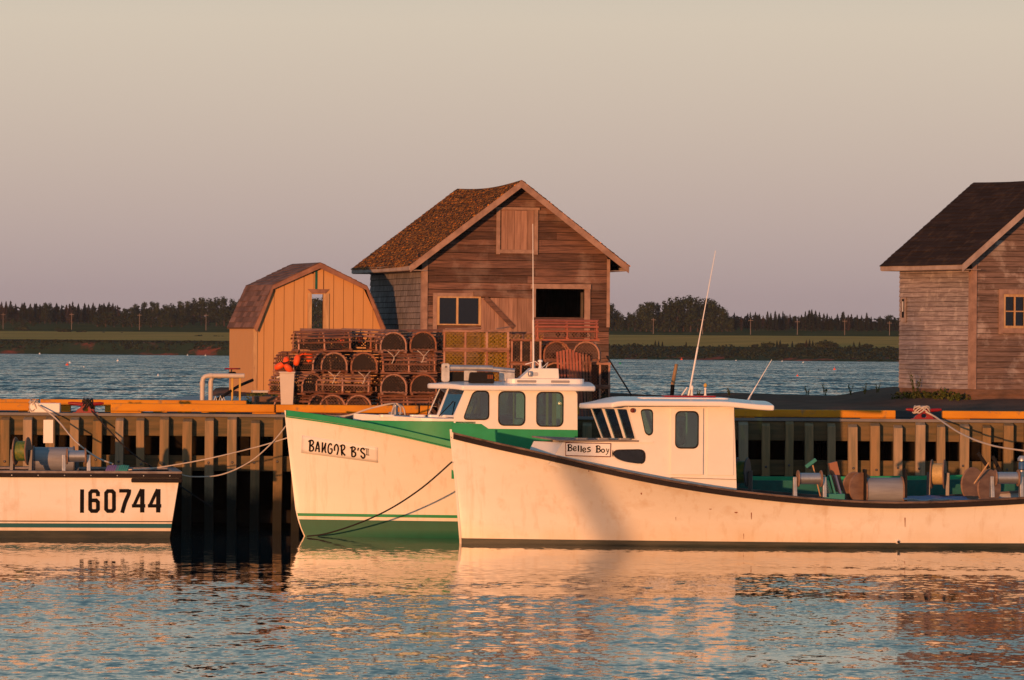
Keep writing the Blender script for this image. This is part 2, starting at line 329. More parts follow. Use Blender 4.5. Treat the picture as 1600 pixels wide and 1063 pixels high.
# ------------------------------------------------------------------ water
def make_water():
    m = bpy.data.materials.new('water'); m.use_nodes = True; t = m.node_tree; n = t.nodes; L = t.links.new; b = n['Principled BSDF']
    b.inputs['Base Color'].default_value = (.006, .022, .028, 1); b.inputs['Roughness'].default_value = .035; b.inputs['IOR'].default_value = 1.333
    tcn = n.new('ShaderNodeTexCoord'); sp = n.new('ShaderNodeSeparateXYZ'); L(tcn.outputs['Object'], sp.inputs[0])
    def noise(scale, stretch, det, rough=.55, rot=0):
        mp = n.new('ShaderNodeMapping'); mp.inputs['Scale'].default_value = stretch; mp.inputs['Rotation'].default_value = (0, 0, rot); L(tcn.outputs['Object'], mp.inputs[0])
        q = n.new('ShaderNodeTexNoise'); q.inputs['Scale'].default_value = scale; q.inputs['Detail'].default_value = det; q.inputs['Roughness'].default_value = rough; L(mp.outputs[0], q.inputs[0]); return q.outputs['Fac']
    def mth(op, a, bb, c=None):
        q = n.new('ShaderNodeMath'); q.operation = op
        for i, x in enumerate((a, bb, c)):
            if x is None: continue
            if isinstance(x, (int, float)): q.inputs[i].default_value = x
            else: L(x, q.inputs[i])
        return q.outputs[0]
    # wind on the water: sheltered and glassy by the hulls, rippled towards the viewer, open bay behind the wharf
    cr_ = n.new('ShaderNodeValToRGB'); e = cr_.color_ramp.elements
    warp = noise(.11, (.5, 1, 1), 2)
    yy = mth('MULTIPLY_ADD', warp, 22.0, mth('ADD', sp.outputs['Y'], -11.0))
    yy = mth('MULTIPLY_ADD', sp.outputs['X'], -.35, yy)
    k = n.new('ShaderNodeMapRange'); k.inputs[1].default_value = 50; k.inputs[2].default_value = 130; L(yy, k.inputs[0])
    st = [(0, .42), (.14, .37), (.30, .31), (.40, .23), (.47, .15), (.54, .09), (.61, .04), (.70, .03), (.78, .95)]
    e[0].position = 0; e[0].color = (st[0][1],)*3+(1,); e[1].position = st[-1][0]; e[1].color = (1, 1, 1, 1)
    for p, v in st[1:-1]:
        q = e.new(p); q.color = (v, v, v, 1)
    L(k.outputs[0], cr_.inputs[0])
    patch = n.new('ShaderNodeMapRange'); patch.inputs[1].default_value = .40; patch.inputs[2].default_value = .58; patch.inputs[3].default_value = .35; patch.inputs[4].default_value = 1.25
    L(noise(.16, (.22, 1, 1), 3, .6, R(6)), patch.inputs[0])
    amp = mth('MULTIPLY', cr_.outputs[0], patch.outputs[0])
    def nvec(scale, stretch, det, rough, rot=0):
        mp = n.new('ShaderNodeMapping'); mp.inputs['Scale'].default_value = stretch; mp.inputs['Rotation'].default_value = (0, 0, rot); L(tcn.outputs['Object'], mp.inputs[0])
        q = n.new('ShaderNodeTexNoise'); q.inputs['Scale'].default_value = scale; q.inputs['Detail'].default_value = det; q.inputs['Roughness'].default_value = rough; L(mp.outputs[0], q.inputs[0])
        v = n.new('ShaderNodeVectorMath'); v.operation = 'SUBTRACT'; v.inputs[1].default_value = (.5, .5, .5); L(q.outputs['Color'], v.inputs[0]); return v.outputs[0]
    def vm(op, a, bb):
        q = n.new('ShaderNodeVectorMath'); q.operation = op; L(a, q.inputs[0])
        if isinstance(bb, tuple): q.inputs[1].default_value = bb
        elif op == 'SCALE': L(bb, q.inputs['Scale'])
        else: L(bb, q.inputs[1])
        return q.outputs[0]
    far = n.new('ShaderNodeMapRange'); far.inputs[1].default_value = 115; far.inputs[2].default_value = 150; L(sp.outputs['Y'], far.inputs[0])
    near = vm('ADD', vm('MULTIPLY', nvec(7.5, (.75, .42, 1), 4, .62, R(4)), (.30, 1.05, 0)), vm('MULTIPLY', nvec(2.2, (.6, .5, 1), 2, .5, R(-7)), (.12, .40, 0)))
    farv = vm('ADD', vm('MULTIPLY', nvec(1.6, (.9, .11, 1), 4, .7), (.5, 1.5, 0)), vm('MULTIPLY', nvec(.35, (.6, .13, 1), 3, .6), (.2, .8, 0)))
    mxv = n.new('ShaderNodeMix'); mxv.data_type = 'VECTOR'; L(far.outputs[0], mxv.inputs['Factor']); L(near, mxv.inputs[4]); L(farv, mxv.inputs[5])
    nv = vm('SCALE', mxv.outputs[1], amp); nv = vm('ADD', nv, (0, 0, 1)); tilt = n.new('ShaderNodeCombineXYZ'); L(mth('MULTIPLY', mth('MULTIPLY_ADD', far.outputs[0], .09, .09), mth('MULTIPLY', amp, -1)), tilt.inputs[1]); nv = vm('ADD', nv, tilt.outputs[0])
    nn = n.new('ShaderNodeVectorMath'); nn.operation = 'NORMALIZE'; L(nv, nn.inputs[0]); L(nn.outputs[0], b.inputs['Normal'])
    mb = MB(); rows = []
    ys = [-30, 20, 60, 90, 110, 140, 200, 300, 500, 900, 1500, 2600, 6000]
    for y in ys: rows.append([(x, y, 0) for x in (-4000, -900, -300, -100, -30, 0, 30, 100, 300, 900, 4000)])
    mb.grid(rows); o = mb.build('water', m); tag(o, kind='structure')
make_water()
# ------------------------------------------------------------------ wharf
ZD = 2.36
wh = thing('wharf', 'long timber wharf with upright fender posts and yellow kerb rails', 'wharf', (0, 106.3, 0))
wt = MB()
wt.bb(-42, 42, .02, .14, ZD-.42, ZD-.02); wt.build('waler', M['waler_wood'], wh, bevel=.01)
wt = MB(); wt.bb(-42, 42, .02, .14, 1.22, 1.54); wt.build('waler', M['waler_wood'], wh, bevel=.01)
wt = MB(); wt.bb(-42, 42, .04, .16, .15, .42); wt.build('waler', M['creosote_shade'], wh)
wt = MB(); wt.bb(-42, 42, -.04, .34, ZD-.015, ZD+.045); wt.build('edge_cap', M['deck_concrete'], wh, bevel=.008)
wt = MB(); wt.bb(-42, 42, .342, 5.4, ZD-.12, ZD+.0); wt.build('deck', M['asphalt'], wh)
wt = MB(); wt.bb(-42, 42, 5.0, 5.15, -1, ZD-.13)
for i in range(60): wt.bb(-40+i*1.37, -39.75+i*1.37, 2.2, 2.45, -1, ZD-.13)
wt.build('inner_timber', M['creosote_shade'], wh)
def zpost(px, lit=True): return 0
post_px = []
x = 5.0-35*12
while x < 443: post_px.append(x); x += 35.4
x = 443+20
while x < 1140: post_px.append(x); x += 34.9
x = 1164.0
while x < 1600+34*14: post_px.append(x); x += 34.3
for i, px in enumerate(post_px):
    X = (px-800)*106.15/F
    b = MB(); w_ = .185+rnd.uniform(-.022, .018); zt = ZD-.02+rnd.uniform(-.05, .03); dx = rnd.uniform(-.03, .03)
    vs = [(X-w_/2, -.22, -1), (X+w_/2, -.22, -1), (X+w_/2, .02, -1), (X-w_/2, .02, -1), (X-w_/2+dx, -.22, zt-.07), (X+w_/2+dx, -.22, zt-.07), (X+w_/2+dx, .02, zt), (X-w_/2+dx, .02, zt)]
    b.add(vs, [(0, 3, 2, 1), (4, 5, 6, 7), (0, 1, 5, 4), (1, 2, 6, 5), (2, 3, 7, 6), (3, 0, 4, 7)])
    b.build('fender_post', M['post_wood'], wh, bevel=.012)
for px in post_px:
    X = (px-800)*106.15/F+rnd.uniform(-.02, .02); b = MB()
    b.lathe([(.026, 0), (.026, .012), (.012, .026)], (X, -.22, 1.40+rnd.uniform(-.05, .05)), (0, -1, 0), 10)
    b.build('bolt', M['dark_steel'], wh)
# white painted post and rail piece at the left
b = MB(); X = (76-800)*106.0/F; b.bb(X-.1, X+.1, -.245, -.221, 1.78, ZD-.10); tag(b.build('paint_patch', M['white_paint'], wh), 'white paint on one fender post')
def rail(px0, px1, y0, zb, zt, d=.22, mt='yellow_paint', lab=None, chamf=True):
    X0 = (px0-800)*106.4/F; X1 = (px1-800)*106.4/F; b = MB(); b.bb(X0, X1, y0, y0+d, zb, zt); o = b.build('kerb_rail', M[mt], wh, bevel=.02)
    if lab: o['label'] = lab
def block(px0, px1, y0, zb, zt, d=.22, mt='yellow_paint'):
    X0 = (px0-800)*106.4/F; X1 = (px1-800)*106.4/F; b = MB(); b.bb(X0, X1, y0, y0+d, zb, zt); b.build('rail_block', M[mt], wh, bevel=.012)
rail(-420, 47, .02, ZD+.085, ZD+.25)
rail(174, 430, .02, ZD+.085, ZD+.25); block(174, 222, .03, ZD+.048, ZD+.083)
rail(432, 655, .02, ZD+.085, ZD+.25); block(655, 700, .03, ZD+.048, ZD+.083); block(395, 432, .03, ZD+.048, ZD+.083)
rail(657, 905, .02, ZD+.085, ZD+.25)
rail(940, 1400, .02, ZD+.065, ZD+.225); block(1345, 1400, .03, ZD+.047, ZD+.063); block(1140, 1180, .03, ZD+.047, ZD+.063)
rail(1473, 1900, .02, ZD+.065, ZD+.225); block(1475, 1516, .03, ZD+.047, ZD+.063)
rail(48, 95, .0, ZD+.045, ZD+.245, .26, 'white_paint', 'white painted kerb piece')
for a, c in ((-500, 60), (62, 385)):
    X0 = (a-800)*111/F; X1 = (c-800)*111/F; b = MB(); b.bb(X0, X1, 4.95, 5.17, ZD+.13, ZD+.27); tag(b.build('kerb_rail', M['yellow_paint'], wh, bevel=.02), 'yellow kerb rail along the far edge')
    for k in range(8):
        xx = X0+.5+k*(X1-X0-.8)/7; b = MB(); b.bb(xx-.15, xx+.15, 4.96, 5.16, ZD+.002, ZD+.128); b.build('rail_block', M['yellow_paint'], wh)
# ------------------------------------------------------------------ land behind the wharf
def landz(X, Y):
    z = 2.355+.20*sm((Y-112)/16)
    z += .22*sm((X-8.2)/2.5)*sm((Y-119)/8)
    z += .05*math.sin(X*1.3+Y*.4)*sm((Y-114)/5)*sm((X+1)/4)
    z += .10*sm((Y-128)/8)*sm((3-X)/4)
    k = max(sm((Y-141)/10), sm((-6.6-(Y-111)*.05-X)/1.2)*1.0)
    z = z*(1-k)-1.2*k
    return z
ys = [111.34+.45*i for i in range(95)]; xs = [-12+.45*i for i in range(150)]
b = MB(); b.grid([[(X, Y, landz(X, Y)+rnd.uniform(-.008, .008)) for X in xs] for Y in ys]); tag(b.build('ground', M['gravel'], smooth=60), kind='structure')
b = MB(); b.grid([[(X, Y, landz(X, Y)+.012) for X in [-3+.9*i for i in range(60)]] for Y in (111.40, 113, 115, 117)]); tag(b.build('access_road', M['asphalt'], smooth=60), kind='structure')
b = MB(); b.bb(-8.0, -6.2, 117, 126, 1.2, 2.57); tag(b.build('concrete_slab', M['concrete'], bevel=.02), 'low pale concrete slab beside the tan shed, under the white pipes', 'slab')
# ------------------------------------------------------------------ buildings
def boards_rect(mb, x0, x1, z0, z1, place, holes, row, cut=None, irr=.0, wedge=(.006, .022), maxlen=3.2):
    """horizontal boards; place(x,out,z)->3d; holes=[(x0,x1,z0,z1)]; cut(z)->(xa,xb)"""
    zs = [z0]
    while zs[-1] < z1-1e-4: zs.append(min(z1, zs[-1]+row*(1+rnd.uniform(-irr, irr))))
    ed = sorted(set([h[2] for h in holes]+[h[3] for h in holes])); zz = list(zs)
    for e_ in ed:
        if z0 < e_ < z1 and min(abs(e_-q) for q in zz) > 1e-3: zz.append(e_)
    zz.sort()
    for a, c in zip(zz, zz[1:]):
        if c-a < .004: continue
        la, lb = (x0, x1) if cut is None else cut(a); ua, ub = (x0, x1) if cut is None else cut(c)
        if lb-la < .03: continue
        if ub < ua: ua = ub = (ua+ub)/2
        segs = [(la, lb)]; mid = (a+c)/2
        for h in holes:
            if h[2] < mid < h[3]:
                ns = []
                for s0, s1 in segs:
                    if h[1] <= s0 or h[0] >= s1: ns.append((s0, s1)); continue
                    if h[0] > s0: ns.append((s0, h[0]))
                    if h[1] < s1: ns.append((h[1], s1))
                segs = ns
        out = []
        for s0, s1 in segs:
            p = s0
            while s1-p > maxlen*.6:
                q = p+rnd.uniform(.5, 1)*maxlen
                if s1-q < .4: break
                out.append((p, q-.004)); p = q
            out.append((p, s1))
        for s0, s1 in out:
            t0 = max(s0, min(s1, ua if abs(s0-la) < 1e-6 else s0)); t1 = max(t0, min(s1, ub if abs(s1-lb) < 1e-6 else s1))
            if s0 < ua and abs(s0-la) > 1e-6: t0 = max(t0, min(ua, s1))
            if s1 > ub and abs(s1-lb) > 1e-6: t1 = min(t1, max(ub, t0))
            wb = wedge[1]+rnd.uniform(0, .008); wt_ = wedge[0]; dz = rnd.uniform(-.003, .003)*(1 if irr else .3); c_gap = min(.013, (c-a)*.08) if c-a > .06 else 0
            A = [place(s0, wb, a+dz), place(s1, wb, a-dz), place(t1, wt_, c-c_gap), place(t0, wt_, c-c_gap)]
            B = [place(s0, 0, a+dz), place(s1, 0, a-dz), place(t1, 0, c-c_gap), place(t0, 0, c-c_gap)]
            mb.add(A+B, [(0, 1, 2, 3), (7, 6, 5, 4), (0, 4, 5, 1), (1, 5, 6, 2), (2, 6, 7, 3), (3, 7, 4, 0)])
def shingles(mb, A, B, C, D, n, tab, thick, nrm, sag=0, jit=.01):
    A, B, C, D, nrm = map(Vector, (A, B, C, D, nrm))
    def pt(u, v): return A*(1-u)*(1-v)+B*u*(1-v)+C*u*v+D*(1-u)*v-Vector((0, 0, sag*math.sin(math.pi*u)*(.3+.7*v)))
    for i in range(n):
        v0 = i/n; v1 = min(1, (i+1.25)/n); L_ = (pt(1, v0)-pt(0, v0)).length; u = -rnd.uniform(0, 1)*tab/L_
        while u < 1:
            du = tab*rnd.uniform(.7, 1.3)/L_; a = max(0, u); c = min(1, u+du-.004/L_)
            if c > a:
                t = thick*rnd.uniform(.7, 1.4); jv = rnd.uniform(-jit, jit)/max(.01, (pt(0, 1)-pt(0, 0)).length); vv = max(0, v0+jv) if i else v0-abs(jv)
                p = [pt(a, vv)+nrm*t, pt(c, vv)+nrm*t, pt(c, v1)+nrm*.004, pt(a, v1)+nrm*.004, pt(a, vv), pt(c, vv), pt(c, v1), pt(a, v1)]
                mb.add(p, [(0, 1, 2, 3), (0, 4, 5, 1), (1, 5, 6, 2), (2, 6, 7, 3), (3, 7, 4, 0)])
            u += du
def gable_house(fr, root, W, Lb, z0, eave_z, ridge_z, oxl, oxr, oyf, oyb, holes, hs_side, mats, row, srow, sag=.06, irr=.15, roofn=26, tab=.5):
    """x along the gable, y back; eave_z/ridge_z = roof top surface at the overhang tip / ridge"""
    xc = W/2; sl = (ridge_z-eave_z)/(xc+oxl)
    def rz(x): return ridge_z-.11-sl*abs(x-xc)
    wz = rz(0)
    # backing walls with holes
    b = MB(); b.prism([(0, z0), (W, z0), (W, wz), (xc, rz(xc)), (0, wz)], XZ, .0, .08, [[(h[0], h[2]), (h[1], h[2]), (h[1], h[3]), (h[0], h[3])] for h in holes]); wall = b.build('front_wall', M['interior_dark'], root)
    b = MB(); boards_rect(b, 0, W, z0, rz(xc)-.02, lambda x, o, z: (x, -.001-o, z), holes, row, cut=lambda z: (max(0, xc-(rz(xc)-z)/sl) if z > wz else 0, min(W, xc+(rz(xc)-z)/sl) if z > wz else W), irr=irr)
    b.build('weatherboards', M[mats[0]], wall)
    b = MB(); b.bb(-.0, .07, .082, Lb, z0, wz); sw = b.build('side_wall', M['interior_dark'], root)
    b = MB(); boards_rect(b, .0, Lb, z0, wz, lambda x, o, z: (-.001-o, x, z), hs_side, srow, irr=irr*.4, maxlen=mats[5] if len(mats) > 5 else 2.2); b.build('weatherboards', M[mats[1]], sw)
    b = MB(); b.bb(W-.07, W, .082, Lb, z0, wz); b.build('side_wall', M[mats[1]], root)
    b = MB(); b.prism([(.072, z0), (W-.072, z0), (W-.072, wz-.01), (xc, rz(xc)-.01), (.072, wz-.01)], XZ, Lb-.08, Lb); b.build('back_wall', M[mats[1]], root)
    b = MB(); b.bb(.08, W-.08, .1, Lb-.1, z0+.01, z0+.06); b.build('floor', M['interior_dark'], root)
    rf = MB(); nseg = 12
    for sgn, ox in ((-1, oxl), (1, oxr)):
        xe = xc+sgn*(xc+ox); ze = ridge_z-sl*(xc+ox); nrm = Vector((sgn*sl, 0, 1)).normalized()
        rows = []
        for k in (0, 1):
            dz = -.03 if k == 0 else -.075
            for v in (0, 1):
                rows.append([(lerp(xe, xc, v), lerp(-oyf+.03, Lb+oyb-.03, u/nseg), lerp(ze, ridge_z, v)+dz-sag*math.sin(math.pi*u/nseg)*(.3+.7*v)) for u in range(nseg+1)])
        rf.grid([rows[0], rows[1]]); rf.grid([rows[2], rows[3]]); rf.strip(rows[0], rows[2])
    ro = rf.build('roof', M['interior_dark'], root)
    for sgn, ox in ((-1, oxl), (1, oxr)):
        xe = xc+sgn*(xc+ox+.03); ze = ridge_z-sl*(xc+ox+.03)-.03; nrm = Vector((sgn*sl, 0, 1)).normalized(); b = MB()
        shingles(b, (xe, -oyf-.03, ze), (xe, Lb+oyb, ze), (xc, Lb+oyb, ridge_z-.03), (xc, -oyf-.03, ridge_z-.03), roofn, tab, .016, nrm, sag)
        b.build('shingles', M[mats[2]], ro)
    for sgn, ox in ((-1, oxl), (1, oxr)):
        xe = xc+sgn*(xc+ox); ze = ridge_z-sl*(xc+ox); b = MB(); hh = .19
        b.prism([(xe, ze-.035), (xc, ridge_z-.035), (xc, ridge_z-.035-hh), (xe, ze-.035-hh)], XZ, -oyf-.02, -oyf+.012); b.build('rake_board', M[mats[3]], root, bevel=.004)
        b = MB(); b.bb(xe-.012, xe+.012, -oyf+.014, Lb+oyb, ze-.16, ze-.04); b.build('fascia', M[mats[4]], root)
        b = MB(); b.prism([(xe-sgn*.014, ze-.16), (xe-sgn*ox, ze-.16), (xe-sgn*ox, ze-.175), (xe-sgn*.014, ze-.175)], XZ, -oyf+.02, Lb+oyb); b.build('soffit', M[mats[4]], root)
    return wall, sw, rz
# --- main barn
BF = Frame((-2.26, 130, 0), R(12.6))
ba = thing('fishing_barn', 'tall weathered brown barn with lichened roof and open hatch, behind the lobster traps', 'barn', BF.o, BF.a)
z0 = 2.5
hw = [BF.L(683.5, 507, 0), BF.L(749.5, 464, 0)]; ho = [BF.L(834, 496, 0), BF.L(912.6, 452, 0)]
holes = [(hw[0][0], hw[1][0], hw[0][1]-.02, hw[1][1]), (ho[0][0], ho[1][0], ho[0][1], ho[1][1])]
gw, gs, rz = gable_house(BF, ba, 4.85, 7.0, z0, 5.92, 8.10, .447, .40, .48, .35, holes, [], ['barn_board', 'barn_shingle', 'roof_lichen', 'trim_wood', 'trim_pale', .5], .165, .155, sag=.09, irr=.22, roofn=27, tab=.42)
def lx(px, py, c=0): return BF.L(px, py, c)
b = MB(); b.bb(-.03, .10, -.055, -.032, z0, rz(0)-.06); b.bb(-.055, -.032, -.05, .10, z0, rz(0)-.12); b.build('corner_board', M['trim_wood'], ba)
b = MB(); b.bb(4.78, 4.86, -.055, -.032, 4.35, rz(4.85)-.06); b.build('corner_board', M['trim_wood'], ba)
# loft door
x0, zt = lx(775, 329); x1, zb = lx(839.6, 392); ld = MB(); n = 5; X0, _ = lx(783, 329); X1, _ = lx(834, 329)
for k in range(n):
    a = lerp(X0, X1, k/n); c = lerp(X0, X1, (k+1)/n)-.008; ld.bb(a, c, -.055-rnd.uniform(0, .006), -.034, zb+.02, zt)
ldo = ld.build('loft_door', M['loft_board'], ba)
b = MB(); b.bb(x0, x0+.10, -.075, -.033, zb-.10, zt+.02); b.bb(x1-.10, x1, -.075, -.033, zb-.10, zt+.02); b.bb(x0+.10, x1-.10, -.068, -.033, zb-.075, zb+.018); b.bb(x0-.04, x1+.04, -.07, -.033, zt+.022, zt+.085); b.build('frame', M['trim_wood'], ldo)
# window
hx0, hx1, hz0, hz1 = holes[0]
fr_ = MB(); t = .035; fr_.bb(hx0-.02, hx0+t, -.075, .05, hz0, hz1); fr_.bb(hx1-t, hx1+.02, -.075, .05, hz0, hz1); fr_.bb(hx0+t, hx1-t, -.07, .05, hz1-t, hz1); fr_.bb(hx0+t, hx1-t, -.07, .05, hz0, hz0+t); xm = lerp(hx0, hx1, .46); fr_.bb(xm-.025, xm+.025, -.065, .04, hz0+t, hz1-t)
wi = fr_.build('window', M['raw_wood'], ba); b = MB(); b.bb(hx0+t, xm-.025, -.02, -.014, hz0+t, hz1-t); b.build('pane', M['glass_dark'], wi); b = MB(); b.bb(xm+.025, hx1-t, -.02, -.014, hz0+t, hz1-t); b.build('pane', M['glass_dark'], wi)
b = MB(); b.bb(hx0-.13, hx0-.022, -.06, -.034, hz0-.3, hz1+.09); b.bb(hx0-.022, hx1+.02, -.058, -.034, hz1+.002, hz1+.09); b.build('casing', M['trim_wood'], wi)
# sliding door
dx0 = hx1+.025; dx1 = ho[0][0]-.03; dzt = lx(790, 466)[1]; dzb = 2.6; d = MB(); xx = dx0
while xx < dx1-.02:
    w_ = min(dx1-xx, rnd.uniform(.10, .15)); d.bb(xx, xx+w_-.006, -.075-rnd.uniform(0, .008), -.034, dzb, dzt); xx += w_
dd = d.build('sliding_door', M['loft_board'], ba)
b = MB(); p0 = lx(758, 465, -.1); p1 = lx(803, 512, -.1); b.beam((p0[0], -.10, p0[1]), (p1[0], -.10, p1[1]), .03, .12, up=(0, 0, 1)); b.build('brace', M['barn_board'], dd)
b = MB(); q0 = lx(740, 459, -.1); q1 = lx(832, 463, -.1); b.beam((q0[0], -.085, q0[1]), (q1[0], -.085, q1[1]), .05, .13); b.build('door_track', M['barn_board'], ba)
b = MB(); q0 = lx(742, 450, -.1); q1 = lx(915, 446, -.1); b.beam((ho[0][0]-.1, -.07, ho[1][1]+.06), (ho[1][0]+.16, -.07, ho[1][1]+.06), .05, .12); b.bb(ho[1][0], ho[1][0]+.15, -.075, -.034, ho[0][1]-.6, ho[1][1]); b.build('hatch_frame', M['trim_wood'], ba)
b = MB(); b.bb(ho[0][0]-.02, ho[0][0]+.03, -.09, -.034, ho[0][1], ho[1][1]); b.build('hatch_frame', M['trim_wood'], ba)
# --- right store
SF = Frame((719*123/F, 123, 0), R(25))
stt = thing('net_store', 'grey weathered clapboard store with dark roof at the right edge of the photo', 'store', SF.o, SF.a)
z0 = 2.90; W = 4.2
s0 = SF.L(1566, 513, 0); s1 = SF.L(1566, 460, 0); wx0 = s0[0]; wx1 = wx0+.95; hs = [(wx0, wx1, s0[1], s1[1])]
gw, gs, rz2 = gable_house(SF, stt, W, 3.55, z0, 5.94, 8.03, .52, .5, .4, .05, hs, [], ['store_front', 'store_board', 'roof_dark', 'trim_pale', 'trim_pale', 2.6], .135, .118, sag=.03, irr=.12, roofn=24, tab=.9)
b = MB(); b.bb(-.03, .09, -.055, -.032, z0, rz2(0)-.06); b.bb(-.055, -.032, -.05, .10, z0+.02, rz2(0)-.12); b.build('corner_board', M['trim_wood'], stt)
h = hs[0]; fr_ = MB(); t = .06
fr_.bb(h[0], h[0]+t, -.05, .05, h[2], h[3]); fr_.bb(h[1]-t, h[1], -.05, .05, h[2], h[3]); fr_.bb(h[0]+t, h[1]-t, -.05, .05, h[2], h[2]+t); fr_.bb(h[0]+t, h[1]-t, -.05, .05, h[3]-t, h[3])
for k in (1, 2): xm = lerp(h[0]+t, h[1]-t, k/3); fr_.bb(xm-.014, xm+.014, -.03, .01, h[2]+t, h[3]-t)
zm = (h[2]+h[3])/2; fr_.bb(h[0]+t, h[1]-t, -.026, .008, zm-.014, zm+.014)
wi = fr_.build('window', M['raw_wood'], stt); b = MB(); b.bb(h[0]+t, h[1]-t, .012, .018, h[2]+t, h[3]-t); b.build('pane', M['glass_dark'], wi)
b = MB(); b.bb(h[0]-.12, h[0]-.002, -.065, -.03, h[2]-.14, h[3]+.12); b.bb(h[0]-.002, h[1]+.1, -.062, -.03, h[3]+.002, h[3]+.12); b.bb(h[0]-.002, h[1]+.1, -.07, -.03, h[2]-.12, h[2]-.002); b.build('casing', M['trim_wood'], wi)
b = MB()
boards_rect(b, -.02, W+.02, 2.35, z0-.004, lambda x, o, z: (x, -.05-o, z), [], .14, irr=.1, maxlen=2.5)
b.bb(-.02, W, -.05, 3.5, 2.2, z0-.004); b.build('foundation', M['foundation'], stt)
p = SF.L(1412, 500, 0); q = [SF.L(1411.5, 470, 0), SF.L(1411.5, 500, 0)]
u0 = (p[0])  # thermometer on the side wall
def side_y(px, py, Fm, c=0):                # hit on the side wall x=c
    u, v = uv(px, py); d = Vector((u/F, 1, -v/F)); cp = Vector((0, 0, H)); n_ = Fm.ex; t = ((Fm.o+n_*c-cp).dot(n_))/d.dot(n_); r_ = cp+d*t-Fm.o; return r_.dot(Fm.ey), r_.z
ty, tz = side_y(1412.5, 484, SF); ty = min(ty, 3.28)
tg = MB(); tg.bb(-.062, -.036, ty-.12, ty+.12, tz-.30, tz+.30)
o = tg.build('wall_thermometer', M['trim_pale']); o.location = SF.o; o.rotation_euler = (0, 0, SF.a); tag(o, 'narrow white wall thermometer on the grey side wall of the net store', 'thermometer')
b = MB(); b.bb(-.068, -.0625, ty-.05, ty+.05, tz-.20, tz+.26); b.build('scale_plate', M['black'], o); b = MB(); b.bb(-.073, -.0685, ty-.02, ty+.02, tz-.05, tz+.2); b.build('tube', M['white_glossy'], o)
# --- tan shed
HF = Frame(P(401, 0, 131.3).xy.to_3d(), R(16))
sh = thing('garden_shed', 'tan gambrel roofed shed with brown trim and shingles, left of the barn', 'shed', HF.o, HF.a)
def hx(px, py, c=0): return HF.L(px, py, c)
zb = hx(401, 612)[1]; WD = 3.42; knl = hx(427, 447); pk = hx(498, 413); evl = hx(404, 511); xcs = pk[0]
prof = [(0, evl[1]), (knl[0], knl[1]-.05), (xcs, pk[1]-.05), (2*xcs-knl[0], knl[1]-.05), (2*xcs, evl[1])]
WD = 2*xcs
def ztop(x): return interp(prof, x)
o0 = hx(486, 520); o1 = hx(504.6, 460); dh = (o0[0], o1[0], zb+.05, o1[1]); DP = 2.75
b = MB(); b.prism([(0, zb), (WD, zb)]+[(x, z) for x, z in reversed(prof)], XZ, 0, .05, [[(dh[0], dh[2]), (dh[1], dh[2]), (dh[1], dh[3]), (dh[0], dh[3])]]); fw = b.build('front_wall', M['groove'], sh)
b = MB(); x = .0; bw = .262
while x < WD-.02:
    x1 = min(WD, x+bw-.014); segs = [(x, x1)]
    if x < dh[1] and x1 > dh[0]: segs = [(x, min(x1, dh[0])), (max(x, dh[1]), x1)]
    for a, c in segs:
        if c-a < .02: continue
        mids = [q for q, _ in prof if a < q < c]; top = [(c, ztop(c)-.01)]+[(q, ztop(q)-.01) for q in reversed(mids)]+[(a, ztop(a)-.01)]
        b.prism([(a, zb-.03), (c, zb-.03)]+top, XZ, -.022, -.002)
    if x < dh[1] and x1 > dh[0]: b.bb(max(x, dh[0]), min(x1, dh[1]), -.022, -.002, dh[3], ztop((x+x1)/2)-.08)
    x += bw
b.build('siding', M['shed_siding'], fw)
b = MB(); bb_x = lerp(dh[0], dh[1], .5); b.prism([(0, zb), (WD, zb)]+[(x, z) for x, z in reversed(prof)], XZ, DP-.05, DP, [[(dh[0]+.45, zb+.9), (dh[0]+1.02, zb+.9), (dh[0]+1.02, dh[3]+.1), (dh[0]+.45, dh[3]+.1)]]); b.build('back_wall', M['shed_siding'], sh)
for s_ in (0, WD-.05):
    b = MB(); b.bb(s_, s_+.05, .052, DP-.052, zb, evl[1]); q = b.build('side_wall', M['groove'], sh)
    b = MB(); y = .03
    while y < DP: b.bb(s_-.02 if s_ == 0 else s_+.05, s_-.002 if s_ == 0 else s_+.07, y, min(DP, y+.115), zb-.03, evl[1]-.01); y += .14
    b.build('siding', M['shed_siding'], q)
ov = .16
def rofs(x, z): return (x, z)
rp_ = [(-.05, evl[1]-.02), (knl[0]-.05, knl[1]+.02), (xcs, pk[1]+.04), (2*xcs-knl[0]+.05, knl[1]+.02), (WD+.05, evl[1]-.02)]
b = MB()
for (xa, za), (xb, zb_) in zip(rp_, rp_[1:]): b.prism([(xa, za), (xb, zb_), (xb, zb_-.03), (xa, za-.03)], XZ, -ov+.03, DP+ov-.03)
ro = b.build('roof', M['groove'], sh)
for i, ((xa, za), (xb, zb_)) in enumerate(zip(rp_, rp_[1:])):
    if i >= 2: (xa, za), (xb, zb_) = (xb, zb_), (xa, za)
    dv = Vector((xb-xa, 0, zb_-za)); nr = Vector((-dv.z, 0, dv.x)).normalized(); nr = nr if nr.z > 0 else -nr
    b = MB(); shingles(b, (xa, -ov-.02, za+.002), (xa, DP+ov, za+.002), (xb, DP+ov, zb_+.002), (xb, -ov-.02, zb_+.002), max(5, int(dv.length/.145)), .34, .016, nr, 0, .003); b.build('shingles', M['roof_shed'], ro)
for (xa, za), (xb, zb_) in zip(rp_, rp_[1:]):
    b = MB(); b.prism([(xa, za-.004), (xb, zb_-.004), (xb-.0, zb_-.15), (xa+(.08 if xa < 0 else 0), za-.11)] if xb < xcs+.1 else [(xa, za-.004), (xb, zb_-.004), (xb-(.08 if xb > WD else 0), zb_-.11), (xa, za-.15)], XZ, -ov-.015, -ov+.02); b.build('rake_board', M['shed_trim'], sh, bevel=.003)
